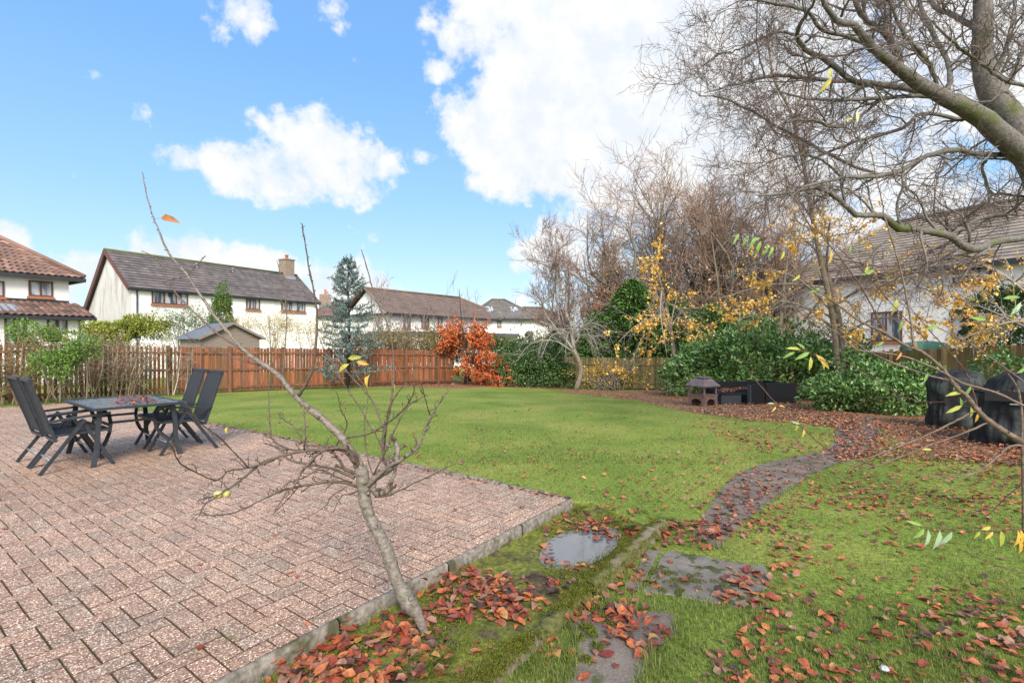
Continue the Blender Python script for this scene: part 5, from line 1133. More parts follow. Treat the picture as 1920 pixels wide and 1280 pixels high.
# --- blue spruce
def spruce(px, ytop, d, wpx_, label):
    r = np.random.default_rng(9); x = (px-960)/F*d; zb = float(gz(x, d)); zt = W(px, ytop, d)[2]; e = empty('blue_spruce', (x, d, zb), label, 'tree')
    t = MB(); t.tube([(x, d, zb), (x+.05, d, (zb+zt)/2), (x, d, zt)], [.09, .05, .01], 8, (.2, .15, .12)); t.build('trunk', M['bark_grey'], e, smooth=True)
    P, R = [], []; Ht = zt-zb; k = 0; h_ = .08
    while h_ < .98:
        nb = 7 if h_ < .8 else 5
        for q in range(nb):
            if r.random() < .25+(.3 if h_ < .4 else 0): continue
            a = 6.283*q/nb+r.uniform(-.4, .4)+h_*20; ln = wpx_/F*d*np.interp(h_, [0, .12, .35, .7, 1], [.9, 1.0, .85, .5, .07])*r.uniform(.6, 1.12)
            s = np.array([x, d, zb+h_*Ht]); o_ = np.array([math.cos(a), math.sin(a), 0]); P.append(spl([s, s+o_*ln*.5+[0, 0, -.02*ln+(.25*ln if h_ > .7 else 0)], s+o_*ln+[0, 0, .12*ln+(.5*ln if h_ > .7 else 0)]], 6)); R.append(np.linspace(.016, .005, 6))
        h_ += .048
    P = np.array(P); R = np.array(R); Q, RQ = grow(P, R, 12, .26, .85, (0, 0, .02), 4, .08, .22, .6, .003, r=r)
    mb = MB(); mb.tubes(P, R, 4, np.array([.2, .16, .13])[None]*np.ones((len(P), 1))); mb.tubes(Q, RQ, 3, np.array([.2, .16, .13])[None]*np.ones((len(Q), 1))); mb.build('branches', M['twig'], e)
    A = np.concatenate([on_lines(Q, 21000, r, 0.), on_lines(P, 5000, r, .3)]); n = len(A); D = r.normal(0, .7, (n, 3)); D[:, 2] += .45
    c = np.array([(.11, .18, .14), (.2, .29, .28), (.06, .10, .06), (.32, .42, .43)])[r.integers(4, size=n)]*np.exp(r.normal(0, .15, (n, 1)))
    mb = MB(); mb.leaves(A, D, nrm(r.normal(0, 1, (n, 3))), r.uniform(.05, .09, n), .02, c, fine=False); mb.build('needles', M['needle'], e)
spruce(652, 482, 20.3, 74, 'slender blue spruce standing in front of the back fence')

# --- orange beech
def beech_small(px, ytop, d, label):
    r = np.random.default_rng(12); x = (px-960)/F*d; zb = float(gz(x, d)); zt = W(px, ytop, d)[2]; b = np.array([x, d, zb]); e = empty('copper_beech', b, label, 'tree')
    t = MB(); tr = spl([b, b+[.08, 0, (zt-zb)*.4], b+[-.15, 0, (zt-zb)*.75], [x-.3, d, zt+.9]], 12); t.tube(tr, np.linspace(.07, .012, 12), 7, (.3, .26, .22)); t.build('trunk', M['bark_grey'], e, smooth=True)
    P, R = [], []
    for k in range(46):
        h_ = r.uniform(.02, 1.); a = r.uniform(0, 6.283); s = tr[int(h_*8)]; ln = np.interp(h_, [0, .3, .6, 1], [2.15, 1.7, 1.15, .8])*r.uniform(.75, 1.2); o_ = np.array([math.cos(a)*1.1+.08, math.sin(a)*.8, 0]); P.append(spl([s, s+o_*ln*.5+[0, 0, .15*ln], s+o_*ln+[0, 0, .05*ln]], 6)); R.append(np.linspace(.016, .005, 6))
    P = np.array(P); R = np.array(R); Q, RQ = grow(P, R, 7, .5, .7, (0, 0, .02), 4, .12, .2, .6, .0035, r=r); Q2, R2 = grow(Q, RQ, 4, .25, .7, (0, 0, 0), 3, .12, .2, .6, .003, r=r)
    mb = MB(); 
    for q, rq in ((P, R), (Q, RQ), (Q2, R2)): mb.tubes(q, rq, 3, np.array([.2, .13, .1])[None]*np.ones((len(q), 1)))
    mb.build('branches', M['twig'], e); A = on_lines(Q2, 32000, r, 0.); lo = A[:, 2] < zb+1.15; A = A[(r.random(len(A)) < np.where(A[:, 2] > zb+2.6, .5, 1))]
    mb = MB(); put_leaves(mb, A, .095, ORANGE, droop=.1, r=r); mb.build('foliage', M['leaf'], e)
beech_small(872, 575, 25.2, 'young beech covered in bright orange red autumn leaves')

# --- bare saplings over the orange beech and beside the spruce
for i, (px, top, d, lab) in enumerate(((845, 505, 28, 'tallest thin bare sapling rising above the orange beech'), (880, 535, 28.5, 'slim bare sapling at the right of the orange beech top'), (805, 560, 27, 'bare sapling in front of the brown hipped roof'), (705, 478, 25, 'slim bare sapling just right of the blue spruce tip'), (760, 560, 26, 'low bare sapling over the brown hedge'))):
    x = (px-960)/F*d; bare((x, d, float(gz(x, d))), W(px, top, d)[2], lab, 80+i, n=5, spread=.14, levels=((7, .3), (5, .16)), r0=.045, fork=.3, rtw=.009, name='bare_sapling', group='bare saplings along the back hedge', tcol=(.22, .15, .12))
# --- pale many-stemmed tree with an arching skirt of branches
r = np.random.default_rng(31); d = 23.6; x = (1079-960)/F*d; zb = float(gz(x, d)); e, lv = bare((x, d, zb), W(1020, 392, d)[2], 'pale grey bare tree with slender upright stems and an arching skirt of twigs', 90, n=9, spread=.16, levels=((9, .26), (7, .17), (5, .09)), r0=.11, col=(.36, .33, .28), tcol=(.2, .12, .10), fork=.22, lean=-1.35, rtw=.0095, bias2=(-.03, 0, .12), name='silver_birch')
P = []
for k in range(17):
    a = r.uniform(0, 6.283); ln = r.uniform(1.3, 2.9)*(1.15 if math.cos(a) < 0 else .75); s = np.array([x-.1, d, zb+1.7+r.uniform(0, .9)]); o_ = np.array([math.cos(a), math.sin(a)*.7, 0]); P.append(spl([s, s+o_*ln*.35+[0, 0, .55], s+o_*ln*.75+[0, 0, .35], s+o_*ln+[0, 0, -.55]], 9))
P = np.array(P); R = np.linspace(.022, .007, 9)[None]*np.ones((17, 1)); Q, RQ = grow(P, R, 9, .75, .8, (0, 0, -.12), 5, .22, .2, .6, .006, r=r); Q2, R2 = grow(Q, RQ, 4, .35, .8, (0, 0, -.1), 4, .22, .2, .6, .005, r=r)
mb = MB()
for q, rq in ((P, R), (Q, RQ), (Q2, R2)): mb.tubes(q, rq, 4 if q is P else 3, np.array([.33, .29, .25])[None]*np.exp(r.normal(0, .15, (len(q), 1))))
mb.build('arching_branches', M['twig'], e)

# --- the clump of leafless trees in the middle right
for i, (px, top, d, sp, n, lab, lf) in enumerate((
  (1135, 430, 34, .28, 9, 'reddish twigged bare tree between the birch and the tall clump', (1600, .17, [(.7, .25, .1), (.6, .18, .08), (.75, .36, .12)], .6)),
  (1215, 305, 32, .40, 11, 'left tree of the tall bare clump behind the cypresses', (160, .16, AMBER, .5)),
  (1300, 275, 33, .40, 11, 'tallest bare tree in the middle of the clump', None),
  (1365, 325, 31, .36, 10, 'bare tree with dense orange brown twigs, second from the right of the clump', (260, .16, AMBER, .6)),
  (1450, 330, 29, .40, 10, 'right tree of the bare clump in front of the white house corner', (300, .15, AMBER, .6)))):
    x = (px-960)/F*d; bare((x, d, float(gz(x, d))), W(px, top, d)[2], lab, 120+i, n=n, spread=sp, levels=((10, .44), (8, .25), (5, .13)), r0=.26, col=(.17, .145, .1), tcol=(.27, .165, .11), fork=.14, rtw=.0135, bias2=(0, 0, .14), wig=.19, leaf=lf)
# --- maple with hanging yellow leaves
def maple(pts, d, label, seed, nleaf, size=.12, gname='yellow maples on the right'):
    r = np.random.default_rng(seed); b = W(*pts[0], d); b[2] = float(gz(b[0], d)); e = empty('yellow_maple', b, label, 'tree', gname)
    tr = spl([b, *[W(p[0], p[1], d+q*.15) for q, p in enumerate(pts[1:4])]], 9); t = MB(); t.tube(tr, np.linspace(.11, .06, 9), 8, (1.15, 1.05, .95)); t.build('trunk', M['bark_grey'], e, smooth=True); P, R = [], []
    for q, (px, py) in enumerate(pts[4:]):
        s = tr[3+q % 6]; tp = W(px, py, d+r.uniform(-2.2, 1.2)); P.append(spl([s, s*.5+tp*.5+[0, 0, .35]+r.normal(0, .12, 3), tp], 9)); R.append(np.linspace(.045, .009, 9))
    P = np.array(P); R = np.array(R); Q, RQ = grow(P, R, 9, 1.15, .7, (0, 0, .0), 6, .17, .2, .6, .006, r=r); Q2, R2 = grow(Q, RQ, 6, .5, .7, (0, 0, 0), 4, .15, .2, .6, .0045, r=r)
    mb = MB()
    for q, rq in ((P, R), (Q, RQ), (Q2, R2)): mb.tubes(q, rq, 5 if q is P else 3, np.array([.25, .21, .17])[None]*np.exp(r.normal(0, .15, (len(q), 1))))
    mb.build('branches', M['twig'], e); A = on_lines(Q2, nleaf*4, r, 0.); A = A[pn(A[:, 0]*1.2+A[:, 2]*.5, A[:, 1]+A[:, 2]*1.6, 2.2, seed)+r.normal(0, .42, len(A)) > .3][:nleaf]
    mb = MB(); put_leaves(mb, A, size, AMBER, droop=.3, wr=.85, r=r); mb.build('foliage', M['leaf'], e)
maple([(1265, 735), (1262, 650), (1250, 580), (1235, 520), (1210, 505), (1270, 560), (1215, 590), (1180, 690), (1250, 665), (1200, 710), (1310, 640), (1290, 600), (1160, 640), (1330, 660), (1232, 480)], 22.5, 'slender maple with orange yellow leaves in front of the cypresses', 201, 2500, .11)
maple([(1580, 720), (1578, 640), (1565, 560), (1540, 480), (1440, 560), (1380, 600), (1680, 560), (1650, 470), (1760, 540), (1480, 450), (1700, 600), (1410, 500), (1620, 620), (1345, 560), (1560, 400), (1800, 600)], 16, 'leaning maple with scattered yellow leaves in front of the white house', 202, 3600, .085)
maple([(1960, 720), (1955, 640), (1950, 580), (1945, 540), (1830, 620), (1790, 640), (1850, 650), (1720, 500), (1760, 470), (1700, 530), (1800, 560)], 14.2, 'overhanging maple with amber leaves at the right edge of the garden', 203, 1500, .08)
# pale slim trunk rising through the clump
d = 15.5; e = empty('slim_ash', (W(1575, 720, d)[0], d, float(gz(9, d))), 'tall slim pale-stemmed bare tree rising through the maple branches', 'tree')
Z = lambda px, py, dd=0: W(px, py, d+dd)
tr = spl([(*e.location[:2], e.location[2]-.05), Z(1562, 600), Z(1535, 470), Z(1522, 400), Z(1505, 300), Z(1482, 210), Z(1452, 150), Z(1440, 80), Z(1436, 40)], 40); t = MB(); t.tube(tr, np.linspace(.09, .012, 40), 8, (1.6, 1.4, 1.15)); t.build('trunk', M['bark_grey'], e, smooth=True)
r = np.random.default_rng(77); P = tr[None, 10:]; R = np.linspace(.07, .012, 30)[None]; Q, RQ = grow(P, R, 26, 1.5, .75, (0, 0, .3), 7, .13, .02, .5, .007, r=r); Q2, R2 = grow(Q, RQ, 8, .8, .6, (0, 0, .25), 5, .13, .1, .6, .005, r=r); Q3, R3 = grow(Q2, R2, 5, .4, .6, (0, 0, .2), 4, .13, .1, .6, .004, r=r)
mb = MB()
for q, rq in ((Q, RQ), (Q2, R2), (Q3, R3)): mb.tubes(q, rq, 3, np.array([.24, .17, .14])[None]*np.ones((len(q), 1)))
mb.build('branches', M['twig'], e)

# ------------------------------------------------------------------ the great beech at the right edge
D0 = 10.5
BT = [   # (depth at start, depth at end, [(px, py, radius px), ...])
 (0, 0, [(2070,700,52),(2050,560,46),(1990,400,42),(1940,300,36),(1895,225,30),(1857,170,26),(1842,110,22),(1842,40,20),(1845,-60,17),(1860,-160,12)]),
 (0, -2.5, [(2050,430,40),(1980,340,34),(1920,292,30),(1880,255,28),(1824,210,24),(1767,180,19),(1711,150,16),(1685,127,14),(1655,105,12),(1629,82,10),(1602,49,8),(1572,41,7),(1542,0,5),(1520,-40,4)]),
 (-.6, -1, [(1690,130,11),(1674,86,10),(1655,56,9),(1625,41,7),(1602,0,6),(1590,-50,5)]),
 (-.4, -3, [(1745,176,10),(1674,161,9),(1629,157,8),(1591,146,7),(1554,116,7),(1512,94,6),(1494,68,5),(1505,38,4),(1524,11,3),(1530,-20,2)]),
 (-.2, 1.5, [(1749,176,9),(1779,161,8),(1775,112,7),(1745,56,7),(1722,0,6),(1700,-60,4)]),
 (0, -3.5, [(1905,290,9),(1835,289,7),(1782,281,7),(1730,296,6),(1692,319,5.5),(1647,330,5),(1580,334,4),(1500,352,2)]),
 (-.3, -2, [(1779,185,6),(1722,180,6),(1655,184,5),(1580,187,4.5),(1512,184,3),(1440,170,1.5)]),
 (0, -1, [(1805,225,6),(1730,214,5),(1692,240,5),(1617,262,4),(1542,289,3),(1490,315,2)]),
 (-1, -3.5, [(2030,440,14),(1970,436,11),(1920,446,10),(1865,454,10),(1835,467,11),(1805,461,9),(1779,442,9),(1749,435,9),(1722,431,8),(1685,427,8),(1655,405,7),(1610,403,6),(1580,382,5.5),(1554,360,5),(1520,352,4),(1467,364,3),(1422,367,2)]),
 (-.6, -1.6, [(2000,400,9),(1920,401,6),(1880,401,6),(1835,409,6),(1805,427,6),(1775,440,5)]),
 (.4, -2.5, [(1692,319,5),(1640,325,4.5),(1554,289,4),(1505,262,4),(1460,240,3.5),(1411,210,3),(1355,184,2),(1310,180,1.2)]),
 (-.6, -3, [(1650,100,6),(1597,71,5),(1542,56,5),(1512,22,4),(1460,8,3),(1400,0,2),(1370,10,1)]),
 (-.4, -2.8, [(1629,157,5),(1542,150,5),(1467,142,4),(1411,150,3.5),(1355,165,2.2),(1320,175,1)]),
 (0, 1, [(1830,225,8),(1858,150,7),(1880,112,6),(1899,37,5),(1905,-30,4)]),
 (-2, -3, [(1960,180,5),(1920,161,4),(1880,150,4),(1835,116,3.5),(1790,82,3),(1750,40,2)]),
 (-.3, -1.5, [(1760,170,6),(1742,120,6),(1722,95,6),(1692,60,5),(1670,7,4),(1655,-40,3)]),
 (0, .5, [(1850,300,5),(1842,315,4),(1857,360,4),(1880,364,4),(1930,370,4)]),
 (-.5, -3, [(1655,184,4),(1610,220,4),(1570,240,3.5),(1520,225,3),(1470,230,2.5),(1420,260,1.5)]),
 (-.8, -2.6, [(1580,334,3),(1540,300,3),(1500,290,3),(1450,300,2),(1400,330,1.2)]),
 (0, 1.5, [(1842,60,10),(1790,30,8),(1750,10,7),(1730,-40,5)]),
 (-.5, -2, [(1494,68,4),(1460,60,3.5),(1420,75,3),(1380,95,2),(1345,100,1)]),
 (0, 2, [(1870,190,9),(1905,130,8),(1930,60,6),(1950,-20,5)]),
 (-1., -2.4, [(1835,467,5),(1790,480,4),(1740,500,4),(1700,520,3),(1640,530,2)]),
]
b0 = W(2085, 700, D0); gb = float(gz(b0[0], D0)); e = empty('great_beech', (b0[0], D0, gb), 'huge bare beech with mossy grey limbs reaching in from the right edge', 'tree')
lim = []; LR = []
for i, (a0, a1, pts) in enumerate(BT):
    P = [W(px, py, D0+a0+(a1-a0)*k/(len(pts)-1)) for k, (px, py, rr) in enumerate(pts)]; R = [rr/F*D0*(.62 if i else .75) for (_, _, rr) in pts]
    if i == 0: P = [np.array([b0[0]+.1, D0, gb-.1])]+P; R = [.6]+R
    Q = spl(np.c_[P, R], 44 if i < 2 or len(pts) > 12 else 26); Q[:, 3] = np.maximum(Q[:, 3], .006)
    k = np.arange(len(Q)); Q[1:-1, :3] += rng.normal(0, .008, (len(Q)-2, 3)); mb = MB(); mb.tubes(Q[None, :, :3], Q[None, :, 3], 12 if i < 4 else 8, None); mb.build('trunk' if i == 0 else 'limb', M['bark_grey'], e, smooth=True)
    s = resamp(Q, 16); lim.append(s[:, :3]); LR.append(s[:, 3])
r = np.random.default_rng(55); P = np.array(lim[1:]); R = np.array(LR[1:])
Q1, R1 = grow(P, np.minimum(R, .05), 11, 1.25, .75, (-.18, -.02, .02), 8, .3, .2, .5, .007, r=r)
Q2, R2 = grow(Q1, R1, 8, .62, .8, (-.1, 0, -.02), 6, .32, .1, .6, .0045, r=r)
Q3, R3 = grow(Q2, R2, 5, .30, .75, (-.04, 0, .02), 4, .25, .1, .6, .004, r=r); Q4, R4 = grow(Q3, R3, 2, .12, .7, (-.03, 0, 0), 3, .2, .2, .7, .0025, r=r)
mb = MB(); mb.tubes(Q1, R1, 5, np.array([.16, .135, .115])[None]*np.ones((len(Q1), 1))); mb.build('branches', M['twig'], e, smooth=True)
mb = MB()
for q, rq, c_ in ((Q2, R2, (.13, .105, .085)), (Q3, R3, (.115, .075, .06)), (Q4, R4, (.15, .08, .06))): mb.tubes(q, rq, 3, np.array(c_)[None]*np.exp(r.normal(0, .15, (len(q), 1))))
mb.build('twigs', M['twig'], e)
# ------------------------------------------------------------------ leaning fruit tree in front
e = empty('fruit_tree', W(795, 1183, 2.887), 'small leaning bare fruit tree with a knotted grey trunk at the patio edge', 'tree')
AD = 2.887
TR = [(797,1187,11),(783,1152,14),(766,1128,22),(745,1090,18),(728,1040,16),(710,1000,16),(692,965,15),(683,930,16),(680,895,18),(676,876,15)]
P = np.array([[*W(x, y, AD-.02*i*0), r_*.72/F*AD] for i, (x, y, r_) in enumerate(TR)]); Q = spl(P, 60); Q[:, 3] *= 1+.06*pn(np.arange(60)*.35, 0, 2, 5)+.05*rng.normal(0, 1, 60)
mb = MB(); mb.tubes(Q[None, :, :3], Q[None, :, 3], 16)
for (x, y, dx, r_) in ((704,988,.035,.012),(712,1035,.03,.011),(684,905,-.03,.012),(770,1122,.03,.02),(690,925,.02,.01)):
    c = W(x, y, AD-.04); mb.tubes(np.array([[c+[-.0, .03, 0], c, c+[dx*.2, -.012, 0]]]), np.array([[r_, r_*.8, r_*.3]]), 8)
mb.build('trunk', M['apple_bark'], e, smooth=True)
AB = [  # (depth end offset, [(px,py,r px)...])
 (.25, [(680,900,13),(672,872,12),(660,850,11.5),(637,816,10.5),(601,782,9),(560,749,8),(518,700,6.5),(462,661,5),(430,625,4.2),(400,589,3.8),(351,517,3),(317,475,2.6),(297,431,2.2),(284,398,2),(273,357,1.6),(267,323,1.2)]),
 (.15, [(540,728,3),(498,684,3.2),(446,651,2.8),(395,615,2.4),(338,558,2),(312,522,1.8),(302,496,1.5),(285,480,1.2),(266,470,1)]),
 (.35, [(510,692,2.2),(430,668,2),(385,650,1.5),(345,625,1)]),
 (.3, [(351,517,2),(368,498,1.5),(385,480,1.5)]), (.3, [(351,517,1.6),(328,523,1.3),(305,530,1)]),
 (-.2, [(560,741,5),(575,718,4.6),(588,682,3.8),(594,609,3),(591,558,2.5),(580,506,2.2),(570,444,1.8),(566,419,1.3)]),
 (.3, [(525,708,2.4),(531,690,2),(537,609,1.7),(534,548,1.5),(519,488,1)]),
 (.1, [(685,911,9),(705,895,8.5),(738,874,7.5),(745,848,7),(743,833,6.5),(733,816,5)]),
 (.0, [(700,905,7),(701,918,9),(713,925,10),(727,917,8.5),(733,903,6),(741,883,4.5),(738,860,3),(725,830,2)]),
 (.2, [(736,878,5),(722,868,4.5),(718,842,4.2),(722,801,3.8),(732,761,3.3),(738,705,2.8),(735,640,2.4),(724,600,2.2),(704,558,1.9),(689,506,1.7),(678,468,1.3)]),
 (-.2, [(690,912,6),(697,903,5.5),(726,876,5),(754,860,4.5),(783,838,4),(799,801,3),(807,781,2.6),(827,752,2),(850,718,1.3)]),
 (-.15, [(806,778,1.8),(797,745,1.5),(789,715,1.2)]),
 (.3, [(720,858,3.2),(722,820,3),(704,764,2.6),(684,733,2.2),(647,692,2),(624,651,1.8),(603,600,1.4),(598,570,1)]),
 (-.3, [(653,820,3.4),(685,815,3),(714,801,2.8),(742,781,2.4),(762,761,2),(775,736,1.6),(776,718,1)]),
 (-.1, [(722,820,2.6),(730,764,2.2),(756,723,1.8),(776,697,1.2)]),
 (.25, [(728,880,2.6),(710,826,2.4),(693,797,2.2),(673,761,2),(645,720,1.8),(611,661,1.3)]),
 (-.25, [(704,931,2.6),(726,929,2.3),(758,915,2),(807,891,1.6),(856,868,1)]),
 (-.35, [(672,884,5.5),(668,855,4.6),(650,842,4.2),(624,840,4),(604,846,3.6),(588,858,3.3),(567,883,3),(551,911,2.4),(535,927,1.9),(514,960,1.1)]),
 (-.5, [(668,868,4.8),(640,844,4.4),(604,843,4.2),(563,846,4),(523,856,3.6),(490,868,3.4),(462,891,3),(433,913,2.4),(400,930,1.8),(372,937,1.1)]),
 (.3, [(672,888,5),(645,878,4.6),(636,862,4),(620,846,3.6),(588,842,3.4),(543,842,3),(514,826,2.6),(500,807,1.8)]),
 (.35, [(508,812,2.2),(505,780,1.8),(504,740,1.5),(502,700,1)]),
 (-.45, [(672,912,4.4),(636,903,4),(604,905,3.6),(563,911,3.2),(531,919,2.8),(494,935,2.3),(441,960,1.7),(400,966,1.3),(360,964,.9)]),
 (.2, [(664,895,4.6),(624,879,4),(579,870,3.4),(543,862,3),(523,842,2.4),(498,830,1.5)]),
 (-.6, [(514,862,2.6),(470,876,2.2),(430,882,2),(405,900,1.7),(362,882,1.5),(335,865,1.3),(319,827,1.1)]),
 (-.4, [(465,876,1.8),(430,838,1.5),(402,812,1.3),(375,792,1.4),(345,752,1)]),
 (.1, [(650,912,1.8),(620,931,1.5),(612,947,1.3),(571,972,1.1),(540,980,.9),(506,992,.8)]),
 (.2, [(578,845,2.6),(572,815,2.2),(571,781,1.8),(567,744,1.2)]),
 (.3, [(590,862,2.2),(567,826,2),(550,800,1.6),(535,789,1.4),(520,774,1)]),
 (-.3, [(660,905,2.6),(630,893,2.2),(600,880,2),(570,895,1.8),(540,905,1.4),(520,925,1)]),
 (-.3, [(560,912,1.8),(545,930,1.5),(530,945,1.2),(512,963,1)]),
 (.2, [(690,912,2),(660,925,1.7),(640,930,1.4),(625,960,1)]),
 (0, [(700,890,2.4),(760,770,1.8),(800,740,1.2)]),
 (-.5, [(430,915,1.5),(400,935,1.2),(385,945,1),(370,970,.8)]),
 (-.2, [(620,850,2.2),(650,800,1.6),(640,770,1.3),(632,735,1)]),
 (.1, [(705,905,2.4),(690,860,2),(683,800,1.6),(690,740,1.3),(668,700,1.1),(660,660,.8)]),
]
BR = []
for i, (de, pts) in enumerate(AB):
    P = np.array([[*W(x, y, AD+(.0 if i in (0, 7, 8, 9, 10) else .0)+de*min(1, k/(len(pts)-1)*1.2)*(1 if True else 0)), r_*.92/F*AD] for k, (x, y, r_) in enumerate(pts)])
    BR.append(P)
# where a branch starts on another one, pull its first depth onto that branch
def depth_at(px, py, skip):
    best = (1e9, AD)
    for j, P in enumerate(BR[:skip]):
        q = resamp(P, 60); sx_ = 960+q[:, 0]/q[:, 1]*F; sy = 640-(q[:, 2]-H)/q[:, 1]*F; dd = np.hypot(sx_-px, sy-py); k = dd.argmin()
        if dd[k] < best[0]: best = (dd[k], q[k, 1])
    return best[1] if best[0] < 14 else AD
SP = []
for i, (de, pts) in enumerate(AB):
    ds = depth_at(pts[0][0], pts[0][1], i) if i else AD
    P = np.array([[*W(x, y, ds+de*(k/(len(pts)-1))), r_*(.72 if pts[0][2] > 7 else .7)/F*AD] for k, (x, y, r_) in enumerate(pts)]); BR[i] = P
    n = max(10, len(pts)*5); Q = spl(P, n); Q[:, 3] = np.maximum(Q[:, 3], .0009)*(1+.10*rng.normal(0, 1, n)); Q[1:-1, :3] += rng.normal(0, .0011, (n-2, 3))
    mb = MB(); mb.tubes(Q[None, :, :3], Q[None, :, 3], 9 if i < 11 else 6, (.6, .48, .42) if pts[0][2] < 6 else (.95, .9, .88))
    L = np.linalg.norm(np.diff(Q[:, :3], axis=0), axis=1).sum(); m_ = max(2, int(L/.055)); low = pts[-1][1] > 700
    S1, T1 = grow(Q[None, :, :3], Q[None, :, 3], m_, .05 if low else .022, .95, (0, 0, .1), 4, .22, .12, .55, .0012, .8); mb.tubes(S1, T1, 5, np.tile([[.6, .48, .42]], (m_, 1)))
    if low:
        S2, T2 = grow(S1, T1, 2, .025, .8, (0, 0, .1), 3, .2, .3, .8, .0012, .9); mb.tubes(S2, T2, 4, np.tile([[.55, .42, .36]], (len(S2), 1)))
    mb.build('branch', M['apple_bark'], e, smooth=True)
def one_leaf(mb, px, py, dx, dy, Lpx, d, col, wr=.4, curl=.3, nn=(0, -1, .3)):
    p = W(px, py, d); D = np.array([dx, rng.uniform(-.25, .25), -dy], float); mb.leaves(p[None], D[None], nrm(np.array([nn], float)+rng.normal(0, .25, (1, 3))), np.array([Lpx/F*d]), np.array([Lpx/F*d*wr]), np.array([col]), fold=.3, curl=curl)
for (px, py, dx, dy, L, col) in ((302,408,1,.25,38,(.38,.15,.05)),(693,702,-.2,1,26,(.6,.42,.08)),(684,708,.3,1,18,(.5,.3,.05)),(655,682,-.8,.6,26,(.42,.4,.06)),(668,678,.9,.2,24,(.55,.3,.06)),(740,720,0,1,16,(.4,.42,.06)),(426,800,-.1,1,14,(.7,.5,.05)),(652,672,.8,-.1,26,(.35,.36,.06))):
    dd = depth_at(px, py, len(BR)); mb = MB(); one_leaf(mb, px, py, dx, dy, L, dd, col, .38); s = W(px, py, dd); bp = min((Q_[np.linalg.norm(Q_[:, :3]-s, axis=1).argmin(), :3] for Q_ in [resamp(B_, 60) for B_ in BR]), key=lambda q_: np.linalg.norm(q_-s))
    mb.tubes(np.array([[bp, (bp+s)/2+[0, 0, .004], s]]), np.full((1, 3), .0011), 4, (.4, .2, .08)); mb.build('leaf', M['leaf'], e)
c = W(415, 927, depth_at(405, 925, len(BR)))
mb = MB(); a = np.linspace(0, math.pi, 9)
for (ox, oz, rr) in ((-.014, 0, .023), (.026, .004, .019)): mb.lathe([(rr*math.sin(t)*(1+.1*math.sin(3*t))+.0005, rr*.8*-math.cos(t)) for t in a], c+[ox, 0, oz], 12)
mb.build('shrivelled_apple', M['apple'], e, smooth=True)

